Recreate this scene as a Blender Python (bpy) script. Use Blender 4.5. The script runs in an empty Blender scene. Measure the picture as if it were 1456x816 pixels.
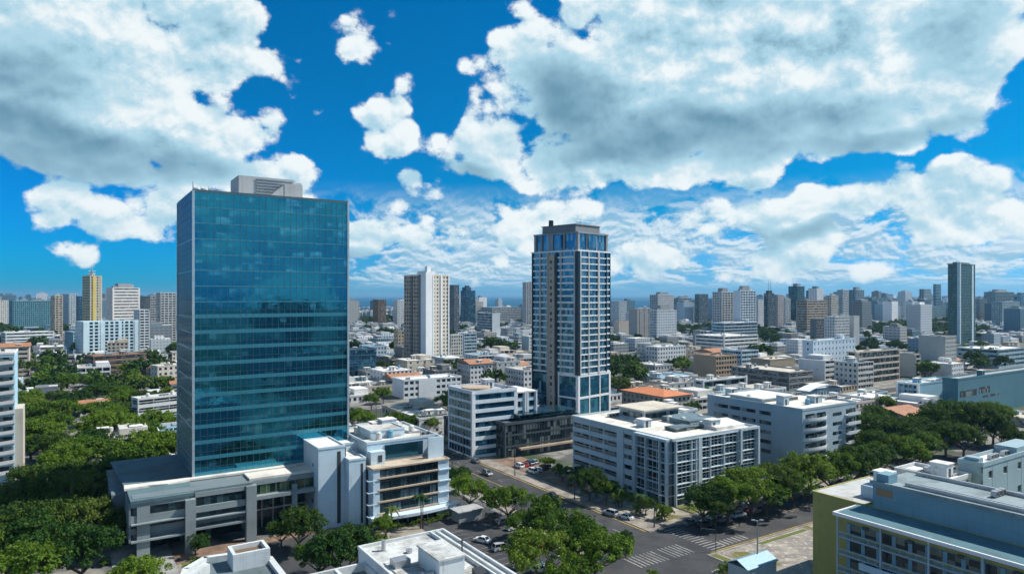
import bpy, math, random
from math import sin, cos, radians, pi, sqrt, atan2, atan, asin
from mathutils import Vector, Matrix, noise as mnoise
R = radians
random.seed(7)
SC = bpy.context.scene
COL = SC.collection

# ---------------------------------------------------------------- camera
FPX, CX, HY, CAMZ = 970.0, 728.0, 420.0, 60.0
cam_d = bpy.data.cameras.new("camera")
cam = bpy.data.objects.new("camera", cam_d)
COL.objects.link(cam)
cam.location = (0, 0, CAMZ)
cam.rotation_euler = (R(90), 0, 0)
cam_d.sensor_width = 36.0
cam_d.lens = 36.0 * FPX / 1456.0
cam_d.shift_y = 12.0 / 1456.0
cam_d.clip_start = 0.5
cam_d.clip_end = 90000
SC.camera = cam
SC.view_settings.view_transform = 'Standard'
SC.view_settings.look = 'None'
SC.view_settings.exposure = 0.30
SC.view_settings.gamma = 1.0
SC.view_settings.use_curve_mapping = False
SC.render.engine = 'CYCLES'
cy = SC.cycles
cy.use_denoising = True
cy.max_bounces = 4
cy.diffuse_bounces = 2
cy.glossy_bounces = 3
cy.transmission_bounces = 2
cy.volume_bounces = 0
cy.transparent_max_bounces = 6
cy.caustics_reflective = False
cy.caustics_refractive = False
cy.use_adaptive_sampling = True
cy.adaptive_threshold = 0.04
cy.sample_clamp_indirect = 4.0

# ---------------------------------------------------------------- sun and sky
SUN_AZ = 14.0        # degrees from +X (right) towards +Y (away)
SUN_EL = 48.0
sun_d = bpy.data.lights.new("sun", 'SUN')
sun = bpy.data.objects.new("sun", sun_d)
COL.objects.link(sun)
sun_d.energy = 5.0
sun_d.angle = R(0.5)
sun_d.color = (1.0, 0.95, 0.87)
sv = Vector((cos(R(SUN_AZ)) * cos(R(SUN_EL)), sin(R(SUN_AZ)) * cos(R(SUN_EL)), sin(R(SUN_EL))))
sun.rotation_euler = sv.to_track_quat('Z', 'Y').to_euler()
sun.location = (0, 0, 400)

# tiny expression helper for shader maths ---------------------------------
class E:
    nt = None
    def __init__(s, sock): s.k = sock
    @staticmethod
    def m(op, *a, clamp=False):
        n = E.nt.nodes.new('ShaderNodeMath'); n.operation = op; n.use_clamp = clamp
        for i, x in enumerate(a):
            if isinstance(x, E): E.nt.links.new(x.k, n.inputs[i])
            else: n.inputs[i].default_value = float(x)
        return E(n.outputs[0])
    def __add__(s, o): return E.m('ADD', s, o)
    __radd__ = __add__
    def __sub__(s, o): return E.m('SUBTRACT', s, o)
    def __rsub__(s, o): return E.m('SUBTRACT', o, s)
    def __mul__(s, o): return E.m('MULTIPLY', s, o)
    __rmul__ = __mul__
    def __truediv__(s, o): return E.m('DIVIDE', s, o)
    def mx(s, o): return E.m('MAXIMUM', s, o)
    def mn(s, o): return E.m('MINIMUM', s, o)
    def sat(s): return E.m('ADD', s, 0.0, clamp=True)
def sstep(x, a, b):
    n = E.nt.nodes.new('ShaderNodeMapRange'); n.interpolation_type = 'SMOOTHSTEP'
    E.nt.links.new(x.k, n.inputs[0])
    n.inputs[1].default_value = a; n.inputs[2].default_value = b
    return E(n.outputs[0])
def comb(x, y, z):
    n = E.nt.nodes.new('ShaderNodeCombineXYZ')
    for i, v in enumerate((x, y, z)):
        if isinstance(v, E): E.nt.links.new(v.k, n.inputs[i])
        else: n.inputs[i].default_value = v
    return n.outputs[0]
def mixc(f, a, b):
    n = E.nt.nodes.new('ShaderNodeMix'); n.data_type = 'RGBA'
    for sock, v in ((n.inputs[0], f), (n.inputs[6], a), (n.inputs[7], b)):
        if isinstance(v, E): E.nt.links.new(v.k, sock)
        elif isinstance(v, bpy.types.NodeSocket): E.nt.links.new(v, sock)
        elif isinstance(v, (int, float)): sock.default_value = v
        else: sock.default_value = (*v, 1)
    return n.outputs[2]
def noise(vec, scale, detail=4, rough=0.55, dist=0.0, lac=2.0):
    n = E.nt.nodes.new('ShaderNodeTexNoise'); n.noise_dimensions = '3D'
    n.inputs['Scale'].default_value = scale; n.inputs['Detail'].default_value = detail
    n.inputs['Roughness'].default_value = rough; n.inputs['Distortion'].default_value = dist
    n.inputs['Lacunarity'].default_value = lac
    if vec is not None: E.nt.links.new(vec, n.inputs['Vector'])
    return E(n.outputs['Fac'])
def voro(vec, scale, detail=2, rough=0.5, feature='F1'):
    n = E.nt.nodes.new('ShaderNodeTexVoronoi'); n.feature = feature
    n.inputs['Scale'].default_value = scale
    n.inputs['Detail'].default_value = detail; n.inputs['Roughness'].default_value = rough
    if feature == 'SMOOTH_F1': n.inputs['Smoothness'].default_value = 0.6
    E.nt.links.new(vec, n.inputs['Vector'])
    return E(n.outputs['Distance'])

world = bpy.data.worlds.new("World"); SC.world = world
world.use_nodes = True
wt = world.node_tree; E.nt = wt
for n in list(wt.nodes): wt.nodes.remove(n)
w_out = wt.nodes.new('ShaderNodeOutputWorld')
w_bg = wt.nodes.new('ShaderNodeBackground')
w_bg.inputs[1].default_value = 0.081
sky = wt.nodes.new('ShaderNodeTexSky'); sky.sky_type = 'NISHITA'
sky.sun_disc = False
sky.sun_elevation = R(SUN_EL)
sky.sun_rotation = R(90 - SUN_AZ)
sky.air_density = 1.0; sky.dust_density = 0.3; sky.ozone_density = 3.0
sky.altitude = 60
tc = wt.nodes.new('ShaderNodeTexCoord')
sx = wt.nodes.new('ShaderNodeSeparateXYZ')
wt.links.new(tc.outputs['Generated'], sx.inputs[0])
dx, dy, dz = (E(sx.outputs[i]) for i in range(3))
AZ = E.m('ARCTAN2', dx, dy) * (180 / pi)
EL = E.m('ARCSINE', dz) * (180 / pi)
def ae(px, py):     # where a cloud of the photograph stands, in degrees
    a = atan((px - CX) / FPX)
    return a * 180 / pi, atan((HY - py) / FPX * cos(a)) * 180 / pi
def ang(n): return n / FPX * 180 / pi
def blob(px, py, rx, ry, w=1.0, rot=0.0):
    a, e = ae(px, py)
    ca = 1 / (cos(R(a)) ** -2)
    X = (AZ - a) * (1 / (ang(rx) * ca)); Y = (EL - e) * (1 / (ang(ry) * sqrt(ca)))
    if rot:
        c, s_ = cos(R(rot)), sin(R(rot)) 
        k = rx / ry
        X, Y = X * c + Y * (s_ / k), Y * c - X * (s_ * k)
    return (1.0 - (X * X + Y * Y)) * w
def union(bs):
    r = bs[0]
    for b in bs[1:]:
        n = E.m('SMOOTH_MAX', r, b, 0.35); r = n
    return r
# warped direction so that blob outlines are never ellipses
dirv = tc.outputs['Generated']
warp1 = noise(dirv, 3.2, 3, 0.5); 
AZ0, EL0 = AZ, EL
wn = noise(dirv, 7.0, 3, 0.5)
AZ = AZ + (warp1 - 0.5) * 7.0
EL = EL + (wn - 0.5) * 5.0
core = union([blob(*b) for b in [
    # big cloud upper left
    (110, 60, 290, 150, 2.8), (300, 60, 120, 80, 2.0), (365, 88, 84, 68, .95), (100, 190, 270, 85, 2.2), (300, 185, 120, 60, 1.7), (375, 195, 46, 40, .7),
    (250, 235, 140, 40, 1.3), (180, 0, 150, 60, 2.0),
    # two small ones
    (530, 88, 50, 50, .55), (534, 172, 68, 58, .8),
    # big cloud centre right
    (1110, 70, 330, 165, 3.6), (920, 140, 210, 100, 2.8), (1335, 110, 110, 105, 2.0), (755, 75, 66, 60, .75), (690, 200, 110, 66, 1.15), (840, 240, 180, 46, 1.7),
    (1050, 240, 110, 34, .9), (835, 28, 44, 34, .5), (1240, 20, 180, 70, 2.0), (725, 122, 70, 56, .9),
    # lower right bank
    (1260, 282, 170, 50, 1.5), (1090, 308, 110, 44, 1.3), (1370, 300, 150, 62, 1.8), (1010, 325, 80, 42, .8), (1440, 320, 70, 48, .9), (1200, 330, 170, 40, .8),
    # band behind the towers
    (425, 266, 95, 46, 1.1), (585, 292, 60, 40, .7), (510, 335, 150, 46, 1.4), (745, 312, 88, 52, .95), (640, 360, 130, 38, .7), (930, 360, 115, 38, .7),
    (90, 290, 105, 42, .85), (180, 320, 110, 34, .7), (20, 335, 80, 30, .6), (110, 350, 40, 28, .4), (250, 290, 70, 44, .8),
    (1100, 366, 210, 28, .6), (1350, 363, 170, 30, .6), (810, 358, 80, 34, .6),
]])
dark = union([blob(*b) for b in [
    (70, 222, 240, 48), (20, 180, 110, 50), (260, 240, 120, 24), (60, 110, 110, 50, .5),
    (980, 188, 270, 46), (810, 150, 90, 56), (1230, 196, 170, 20), (880, 205, 150, 30),
    (1210, 325, 110, 14), (1060, 340, 70, 20), (640, 250, 70, 18), (1340, 50, 50, 36, .4), (540, 370, 130, 16, .7), 
]])
AZ, EL = AZ0, EL0
sp = comb(dx, dy, dz * 1.25)
so = comb(dx + 0.009, dy, dz * 1.25 + 0.022)       # a step towards the sun
def puff(v):
    f = noise(v, 4.6, 9, 0.60, 0.25)
    b = voro(v, 13.0, 1.0, 0.5)
    return f * 1.35 - b * 0.62 + 0.16
n0 = puff(sp); n1 = puff(so)
behind = sstep(dy, 0.30, -0.2) * ((noise(dirv, 2.2, 2, 0.5) - 0.525) * 6.0 + 0.1) + (1.0 - sstep(dy, 0.30, -0.2)) * -1.6
body = core.mx(-1.6).mx(behind.mn(1.0)) 
NM = 0.55
fine = noise(sp, 17.0, 7, 0.62)
fine1 = noise(comb(dx + 0.004, dy, dz * 1.25 + 0.010), 17.0, 5, 0.62)
dens = body * 0.50 + 0.06 + (n0 - NM) * 1.45 + (fine - 0.5) * 1.0
# flat field of small cumulus towards the horizon
ey = E.m('SQRT', EL.mx(0.05))
fld = noise(comb(AZ * 0.26, ey * 2.1, 0.0), 1.0, 8, 0.62, 0.35)
fld2 = noise(comb(AZ * 0.26 + 0.03, ey * 2.1 + 0.13, 0.0), 1.0, 8, 0.62, 0.35)
fmask = sstep(EL, 0.2, 1.6) * (1.0 - sstep(EL, 5.5, 9.5)) * sstep(AZ, -24.0, -8.0)
fd = (fld - 0.50) * 3.6 + (noise(dirv, 5.0, 2, 0.5) - 0.45) * 1.2 + 0.30
mask = sstep(dens, -0.06, 0.16)
fm = sstep(fd, -0.10, 0.35) * fmask * 0.92
shade = 0.69 + (n0 - n1) * (1.25 - sstep(dark, -1.2, 0.5) * 0.7)
edge = 1.0 - sstep(dens, 0.05, 0.75)
dk = sstep(dark * 1.0 + (n0 - NM) * 0.5, -0.95, 1.0)
lit = (shade + edge * 0.18 + (fine - fine1) * 1.5 * (1.0 - dk * 0.75) - dk * 0.62 - sstep(EL, 9.0, 0.0) * 0.10).sat()
c_dark = (1.5, 3.1, 4.3)
c_mid = (4.3, 6.8, 8.1)
c_lite = (9.2, 9.8, 9.9)
ccol = mixc(((lit + 0.02) * 2.0).sat(), c_dark, c_mid)
ccol = mixc(sstep(lit, 0.46, 1.05), ccol, c_lite)
tint = wt.nodes.new('ShaderNodeMix'); tint.data_type = 'RGBA'; tint.blend_type = 'MULTIPLY'
tint.inputs[0].default_value = 1.0
wt.links.new(sky.outputs[0], tint.inputs[6])
tc_ = mixc(sstep(EL, 0.0, 8.0), (0.22, 0.72, 1.50), (0.0, 0.62, 1.0))
tc_ = mixc(sstep(EL, 6.0, 26.0), tc_, (0.0, 0.66, 1.10))
tc_ = mixc(sstep(AZ, 5.0, -32.0) * (1.0 - sstep(EL, 4.0, 20.0)), tc_, (0.0, 0.59, 1.26))
tc_ = mixc(sstep(EL, 26.0, 60.0), tc_, (0.04, 0.62, 0.80))
wt.links.new(tc_, tint.inputs[7])
skyc = tint.outputs[2]
skyc = mixc(fm, skyc, mixc(sstep(fld - fld2, -0.06, 0.08), (3.2, 5.6, 7.4), (7.4, 8.6, 9.4)))
skyc = mixc(mask * 0.97, skyc, ccol)
wt.links.new(skyc, w_bg.inputs[0])
wt.links.new(w_bg.outputs[0], w_out.inputs[0])
world.cycles.sampling_method = 'MANUAL'
world.cycles.sample_map_resolution = 512

# ================================================================ materials
def new_mat(name):
    m = bpy.data.materials.new(name); m.use_nodes = True
    E.nt = m.node_tree
    return m, m.node_tree, m.node_tree.nodes['Principled BSDF']
def objcoord(nt):
    n = nt.nodes.new('ShaderNodeTexCoord'); return n.outputs['Object']
MC = {}
def wall_mat(col, rough=0.8, stain=0.35, name='painted_wall', streak=True):
    """painted concrete: base colour with grime streaks and patches"""
    key = (tuple(col), rough, stain, name)
    if key in MC: return MC[key]
    m, nt, p = new_mat(name)
    oc = objcoord(nt)
    a = noise(oc, 0.13, 5, 0.6)
    b = noise(oc, 1.3, 4, 0.6)
    mp = nt.nodes.new('ShaderNodeMapping'); mp.inputs['Scale'].default_value = (1.3, 1.3, 0.10)
    nt.links.new(oc, mp.inputs[0])
    st = noise(mp.outputs[0], 1.0, 4, 0.65)
    f = (sstep(a, 0.42, 0.72) * 0.5 + sstep(b, 0.5, 0.8) * 0.25 + sstep(st, 0.52, 0.78) * (0.6 if streak else 0.0)) * stain
    d = tuple(c * k for c, k in zip(col, (0.42, 0.40, 0.38)))
    sx_ = nt.nodes.new('ShaderNodeSeparateXYZ'); nt.links.new(oc, sx_.inputs[0])
    hj = E.m('LESS_THAN', E.m('FRACT', E(sx_.outputs[2]) / 3.3 + 40.0), 0.018); vj = E.m('LESS_THAN', E.m('FRACT', (E(sx_.outputs[0]) + E(sx_.outputs[1])) / 5.4 + 90.0), 0.010)
    pt = nt.nodes.new('ShaderNodeTexWhiteNoise'); pt.noise_dimensions = '2D'
    nt.links.new(comb(E.m('FLOOR', (E(sx_.outputs[0]) + E(sx_.outputs[1])) / 5.4 + 90.0), E.m('FLOOR', E(sx_.outputs[2]) / 3.3 + 40.0), 0.0), pt.inputs['Vector'])
    f = f + hj.mx(vj) * 0.35 + E(pt.outputs['Value']) * 0.16 * stain
    nt.links.new(mixc(f.sat(), col, d), p.inputs['Base Color'])
    p.inputs['Roughness'].default_value = rough
    bw = nt.nodes.new('ShaderNodeBump'); bw.inputs['Strength'].default_value = 0.25; bw.inputs['Distance'].default_value = 0.04; nt.links.new(b.k, bw.inputs['Height']); nt.links.new(bw.outputs[0], p.inputs['Normal'])
    MC[key] = m; return m
def roof_mat(col, grime=0.6, name='flat_roof'):
    key = (tuple(col), grime, name)
    if key in MC: return MC[key]
    m, nt, p = new_mat(name)
    oc = objcoord(nt)
    a = noise(oc, 0.16, 6, 0.62, 0.6)
    b = noise(oc, 0.9, 5, 0.7, 0.3)
    br = nt.nodes.new('ShaderNodeTexBrick'); nt.links.new(oc, br.inputs['Vector'])
    br.inputs['Scale'].default_value = 0.16; br.inputs['Mortar Size'].default_value = 0.012
    br.inputs['Color1'].default_value = (0, 0, 0, 1); br.inputs['Color2'].default_value = (.35, .35, .35, 1); br.inputs['Mortar'].default_value = (1, 1, 1, 1)
    sp_ = nt.nodes.new('ShaderNodeSeparateColor'); nt.links.new(br.outputs[0], sp_.inputs[0])
    f = (sstep(a, 0.43, 0.66) * 0.75 + sstep(b, 0.48, 0.75) * 0.4 + E(sp_.outputs[0]) * 0.35) * grime
    d = tuple(c * k for c, k in zip(col, (0.34, 0.33, 0.31)))
    nt.links.new(mixc(f.sat(), col, d), p.inputs['Base Color'])
    p.inputs['Roughness'].default_value = 0.85
    MC[key] = m; return m
def tile_mat(col, name='clay_tiles'):
    key = (tuple(col), name)
    if key in MC: return MC[key]
    m, nt, p = new_mat(name); oc = objcoord(nt)
    a = noise(oc, 0.35, 5, 0.65); b = noise(oc, 4.0, 2, 0.5)
    f = (sstep(a, 0.42, 0.7) * 0.5 + sstep(b, 0.4, 0.7) * 0.35).sat()
    nt.links.new(mixc(f, col, tuple(c * .5 for c in col)), p.inputs['Base Color'])
    w = nt.nodes.new('ShaderNodeTexWave'); w.inputs['Scale'].default_value = 1.2; nt.links.new(oc, w.inputs[0])
    bp = nt.nodes.new('ShaderNodeBump'); bp.inputs['Strength'].default_value = 0.5; nt.links.new(w.outputs[1], bp.inputs['Height'])
    nt.links.new(bp.outputs[0], p.inputs['Normal']); p.inputs['Roughness'].default_value = 0.8
    MC[key] = m; return m
def glass_mat(dark=(0.012, 0.035, 0.05), lite=(0.16, 0.26, 0.30), metal=0.45, rough=0.09, cell=(1.6, 3.3), amount=0.25, name='window_glass', wav=0.02):
    """opaque facade glass; every pane has its own blind or curtain tone"""
    key = (dark, lite, metal, rough, cell, amount, name)
    if key in MC: return MC[key]
    m, nt, p = new_mat(name)
    oc = objcoord(nt)
    s = nt.nodes.new('ShaderNodeSeparateXYZ'); nt.links.new(oc, s.inputs[0])
    X, Y, Z = (E(s.outputs[i]) for i in range(3))
    u = E.m('FLOOR', (X + Y * 1.003 + 400.0) / cell[0]); v = E.m('FLOOR', (Z + 0.3) / cell[1])
    wn_ = nt.nodes.new('ShaderNodeTexWhiteNoise'); wn_.noise_dimensions = '2D'
    nt.links.new(comb(u, v, 0.0), wn_.inputs['Vector'])
    r = E(wn_.outputs['Value'])
    big = noise(oc, 0.10, 2, 0.5)
    f = sstep(r + (big - 0.5) * 0.7, 1.0 - amount * 1.5, 1.0 - amount * 0.3)
    nt.links.new(mixc(f, dark, lite), p.inputs['Base Color'])
    p.inputs['Metallic'].default_value = metal
    nt.links.new((f * 0.25 + rough).k, p.inputs['Roughness'])
    if wav:
        bn = noise(oc, 0.5, 2, 0.5)
        bp = nt.nodes.new('ShaderNodeBump'); bp.inputs['Strength'].default_value = wav; bp.inputs['Distance'].default_value = 1.0
        nt.links.new((bn + r * 0.25).k, bp.inputs['Height']); nt.links.new(bp.outputs[0], p.inputs['Normal'])
    MC[key] = m; return m
def plain(col, rough=0.6, metal=0.0, name='plain', var=0.2):
    key = (tuple(col), rough, metal, name)
    if key in MC: return MC[key]
    m, nt, p = new_mat(name)
    a = noise(objcoord(nt), 1.5, 4, 0.6)
    nt.links.new(mixc(sstep(a, 0.35, 0.75) * var * 2, col, tuple(c * .6 for c in col)), p.inputs['Base Color'])
    p.inputs['Roughness'].default_value = rough; p.inputs['Metallic'].default_value = metal
    MC[key] = m; return m

WHITE = (0.62, 0.66, 0.66); OFFW = (0.54, 0.53, 0.49); CREAM = (0.58, 0.52, 0.42); GREY = (0.34, 0.36, 0.37)
LBLUE = (0.42, 0.58, 0.66); TEAL = (0.07, 0.17, 0.20); TAN = (0.40, 0.32, 0.23); BROWN = (0.22, 0.15, 0.10); DARK = (0.035, 0.04, 0.045)
G_DARK = glass_mat((0.012, 0.035, 0.05), (0.22, 0.27, 0.27), 0.45, 0.09, amount=.38)
G_BLUE = glass_mat((0.02, 0.10, 0.17), (0.10, 0.26, 0.34), 0.75, 0.07, name='blue_glass')
G_TEAL = glass_mat((0.02, 0.08, 0.10), (0.06, 0.16, 0.19), 0.7, 0.08, name='teal_glass')
M_CORE = plain((0.05, 0.055, 0.06), 0.9, name='interior_shade')  # near-black puts the shade of rooms and recesses into the colour
M_METAL = plain((0.45, 0.47, 0.48), 0.45, 0.6, 'galvanised_metal')
M_DMETAL = plain((0.05, 0.055, 0.06), 0.5, 0.4, 'dark_metal')

# ================================================================ mesh building
class MB:
    def __init__(s): s.v = []; s.f = []; s.m = []
    def box(s, x0, x1, y0, y1, z0, z1, mi=0):
        if x1 < x0: x0, x1 = x1, x0
        if y1 < y0: y0, y1 = y1, y0
        n = len(s.v)
        s.v += [(x0, y0, z0), (x1, y0, z0), (x1, y1, z0), (x0, y1, z0), (x0, y0, z1), (x1, y0, z1), (x1, y1, z1), (x0, y1, z1)]
        s.f += [(n, n+3, n+2, n+1), (n+4, n+5, n+6, n+7), (n, n+1, n+5, n+4), (n+1, n+2, n+6, n+5), (n+2, n+3, n+7, n+6), (n+3, n, n+4, n+7)]
        s.m += [mi] * 6
    def prism(s, pts, z0, z1, mi=0):          # pts counter-clockwise
        n = len(s.v); k = len(pts)
        zz0 = z0 if isinstance(z0, (list, tuple)) else [z0] * k
        zz1 = z1 if isinstance(z1, (list, tuple)) else [z1] * k
        s.v += [(p[0], p[1], z) for p, z in zip(pts, zz0)] + [(p[0], p[1], z) for p, z in zip(pts, zz1)]
        s.f.append(tuple(n + i for i in range(k))[::-1]); s.f.append(tuple(n + k + i for i in range(k)))
        for i in range(k):
            j = (i + 1) % k; s.f.append((n + i, n + j, n + k + j, n + k + i))
        s.m += [mi] * (k + 2)
    def quad(s, a, b, c, d, mi=0):
        n = len(s.v); s.v += [a, b, c, d]; s.f.append((n, n+1, n+2, n+3)); s.m.append(mi)
    def poly(s, pts, mi=0):
        n = len(s.v); s.v += pts; s.f.append(tuple(range(n, n + len(pts)))); s.m.append(mi)
    def tube(s, p0, p1, r0, r1=None, k=8, mi=0):
        r1 = r0 if r1 is None else r1
        p0 = Vector(p0); p1 = Vector(p1); d = (p1 - p0).normalized()
        a = d.orthogonal().normalized(); b = d.cross(a); n = len(s.v)
        for p, r in ((p0, r0), (p1, r1)):
            for i in range(k):
                t = 2 * pi * i / k; q = p + a * (cos(t) * r) + b * (sin(t) * r); s.v.append(tuple(q))
        for i in range(k):
            j = (i + 1) % k; s.f.append((n + i, n + j, n + k + j, n + k + i)); s.m.append(mi)
        s.f.append(tuple(n + i for i in range(k))[::-1]); s.f.append(tuple(n + k + i for i in range(k))); s.m += [mi, mi]
    def data(s, name, mats):
        me = bpy.data.meshes.new(name); me.from_pydata(s.v, [], s.f)
        if not isinstance(mats, (list, tuple)): mats = [mats]
        for m in mats: me.materials.append(m)
        if len(mats) > 1: me.polygons.foreach_set('material_index', s.m)
        me.update(); return me
    def build(s, name, mats, parent=None, loc=None, rz=0.0):
        if not s.v: return None
        o = bpy.data.objects.new(name, s.data(name, mats)); COL.objects.link(o)
        if parent: o.parent = parent
        if loc: o.location = loc
        o.rotation_euler.z = rz
        return o
def tag(o, label=None, cat=None, group=None, kind=None):
    if label: o['label'] = label
    if cat: o['category'] = cat
    if group: o['group'] = group
    if kind: o['kind'] = kind
    return o
def empty(name, loc, rz=0.0, label=None, cat=None, group=None):
    o = bpy.data.objects.new(name, None); COL.objects.link(o); o.location = loc; o.rotation_euler.z = rz
    o.empty_display_size = 1
    return tag(o, label, cat, group)
def G(px, py, z=0.0):          # ground (or height z) point seen at a pixel of the photograph
    D = FPX * (CAMZ - z) / (py - HY); return Vector(((px - CX) / FPX * D, D, z))
TH = 33.0
U = Vector((cos(R(TH)), sin(R(TH)), 0)); V = Vector((-sin(R(TH)), cos(R(TH)), 0))
def ST(s, t, z=0.0): return U * s + V * t + Vector((0, 0, z))
def proj(p): return CX + FPX * p[0] / p[1], HY - FPX * (p[2] - CAMZ) / p[1]
FOOT = []            # (centre x, y, radius) of everything built, to keep fillers clear
INFO = []            # root, top centre, width, colour word ... for labels
def solve(cx, xl, xr, D=None, base=None, top=None, th=TH):
    """corner nearest the camera at pixel column cx; returns x, y, a, b, h"""
    if D is None: D = FPX * CAMZ / (base - HY)
    X = (cx - CX) / FPX * D; c, s = cos(R(th)), sin(R(th))
    k = (xr - CX) / FPX; a = (k * D - X) / (c - k * s)
    k = (xl - CX) / FPX; b = (X - k * D) / (s + k * c)
    h = CAMZ + (HY - top) / FPX * D if top is not None else None
    return X, D, a, b, h

# ---------------------------------------------------------------- facades
def fbox(mb, face, A, B, s0, s1, d0, d1, z0, z1, mi=0):
    if face == 'F': mb.box(s0, s1, -d1, -d0, z0, z1, mi)
    elif face == 'B': mb.box(s0, s1, B + d0, B + d1, z0, z1, mi)
    elif face == 'L': mb.box(-d1, -d0, s0, s1, z0, z1, mi)
    else: mb.box(A + d0, A + d1, s0, s1, z0, z1, mi)
def facade(root, mb, face, A, B, z0, z1, st, glass, rows=True, gmb=None, s_rng=None):
    """walls go in mb (slots 0 wall, 1 trim); each glazed storey is its own child mesh"""
    L = A if face in 'FB' else B
    s0, s1 = s_rng if s_rng else ((0, L) if face in 'FB' else (0.5, L - 0.5))
    if s1 - s0 < 0.6: return
    kind = st.get('k', 'bands'); fh = st.get('fh', 3.3)
    n = max(1, round((z1 - z0) / fh)); fh = (z1 - z0) / n
    if kind == 'blank':
        fbox(mb, face, A, B, s0, s1, -0.5, 0, z0, z1); return
    sp = st.get('sp', 0.38); pitch = st.get('m', 3.2); pw = st.get('pw', 0.3); tr = st.get('tr', 0)
    end = st.get('end', 0.5)
    nb = max(1, round((s1 - s0) / pitch)); step = (s1 - s0) / nb
    base = st.get('base', 0)          # open / glazed ground storey
    dp = st.get('deep', 0.0)
    for i in range(n):
        a = z0 + i * fh; b = a + fh
        g0 = a + fh * sp; g1 = b - fh * st.get('head', 0.06)
        if i == 0 and base: g0 = a + 0.4
        skip = st.get('skip')
        if kind == 'blankrows' or (skip and (i % skip[0]) == skip[1]):
            fbox(mb, face, A, B, s0, s1, -0.5, -0.03, a, b); continue
        fbox(mb, face, A, B, s0, s1, -0.5, -0.03 + dp, a, g0, tr)
        fbox(mb, face, A, B, s0, s1, -0.5, -0.03, g1, b, tr)
        gd = -0.30 if kind != 'curtain' else -0.10
        if rows:
            q = MB(); fbox(q, face, A, B, s0 + 0.05, s1 - 0.05, -0.49, gd, g0 - 0.05, g1 + 0.05)
            q.build('window_row', glass, root)
        elif gmb is not None:
            fbox(gmb, face, A, B, s0 + 0.05, s1 - 0.05, -0.49, gd, g0 - 0.05, g1 + 0.05)
        if kind == 'balcony':
            bd = st.get('bd', 1.2)
            fbox(mb, face, A, B, s0, s1, -0.02, bd, a - 0.12, a + 0.12, 1)
            fbox(mb, face, A, B, s0, s1, bd - 0.12, bd - 0.02, a + 0.12, a + st.get('rail', 1.05), st.get('railm', 0))
        if kind == 'louvre':
            for q_ in range(st.get('nl', 2)):
                zz = g0 + (g1 - g0) * (q_ + 0.7) / (st.get('nl', 2) + 0.4)
                fbox(mb, face, A, B, s0, s1, 0.0, 0.25, zz - 0.08, zz + 0.08, 1)
    # piers
    if kind in ('bands', 'curtain', 'louvre'):
        mw = st.get('mw', 0.09)
        for j in range(nb + 1):
            c = s0 + j * step
            if j in (0, nb):
                w = end; c0 = s0 if j == 0 else s1 - w
                fbox(mb, face, A, B, c0, c0 + w, -0.5, 0.0, z0, z1)
            else:
                fbox(mb, face, A, B, c - mw, c + mw, -0.5, 0.0 if kind == 'curtain' or st.get('proud') else -0.06, z0 + (0.0), z1, st.get('mm', 1))
    elif kind in ('grid', 'balcony'):
        for j in range(nb + 1):
            c = s0 + j * step; w = pw * step
            c0 = max(s0, c - w / 2); c1 = min(s1, c + w / 2)
            if j == 0: c1 = max(c1, s0 + end)
            if j == nb: c0 = min(c0, s1 - end)
            fbox(mb, face, A, B, c0, c1, -0.5, (0.0 if kind == 'grid' else st.get('bd', 1.2) * (1 if j in (0, nb) or st.get('div', 1) else 0)), z0, z1)
    for (f0, f1, d, mi) in st.get('fins', []):    # vertical panels: fraction along the face
        fbox(mb, face, A, B, s0 + (s1 - s0) * f0, s0 + (s1 - s0) * f1, -0.5, d, z0 + 0.01, z1 + 0.02, mi)

ROOFS = dict(white=roof_mat((0.80, 0.79, 0.75)), grey=roof_mat((0.40, 0.41, 0.41)), dark=roof_mat((0.09, 0.11, 0.12)),
             cream=roof_mat((0.62, 0.56, 0.46)), rust=roof_mat((0.36, 0.20, 0.12)), blue=roof_mat((0.22, 0.38, 0.48)))
def roof(root, a, b, z, key, wallm, par=0.9, ox=0, oy=0, rnd=None, units=0, t=0.35, over=0.12):
    r = MB(); r.box(ox - over + t, ox + a + over - t, oy - over + t, oy + b + over - t, z - 0.1, z + 0.12)
    rf = r.build('roof', ROOFS[key] if isinstance(key, str) else key, root)
    p = MB(); x0, x1, y0, y1 = ox - over, ox + a + over, oy - over, oy + b + over
    p.box(x0, x1, y0, y0 + t, z - 0.05, z + par); p.box(x0, x1, y1 - t, y1, z - 0.05, z + par)
    p.box(x0, x0 + t, y0 + t, y1 - t, z - 0.05, z + par); p.box(x1 - t, x1, y0 + t, y1 - t, z - 0.05, z + par)
    p.build('parapet', wallm, root)
    if units and rnd: clutter(root, ox, oy, a, b, z + 0.12, rnd, units, wallm)
    return rf
M_TANK = plain((0.62, 0.62, 0.58), 0.6, name='water_tank_plastic'); M_TANKB = plain((0.12, 0.30, 0.42), 0.5, name='blue_tank')
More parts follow.
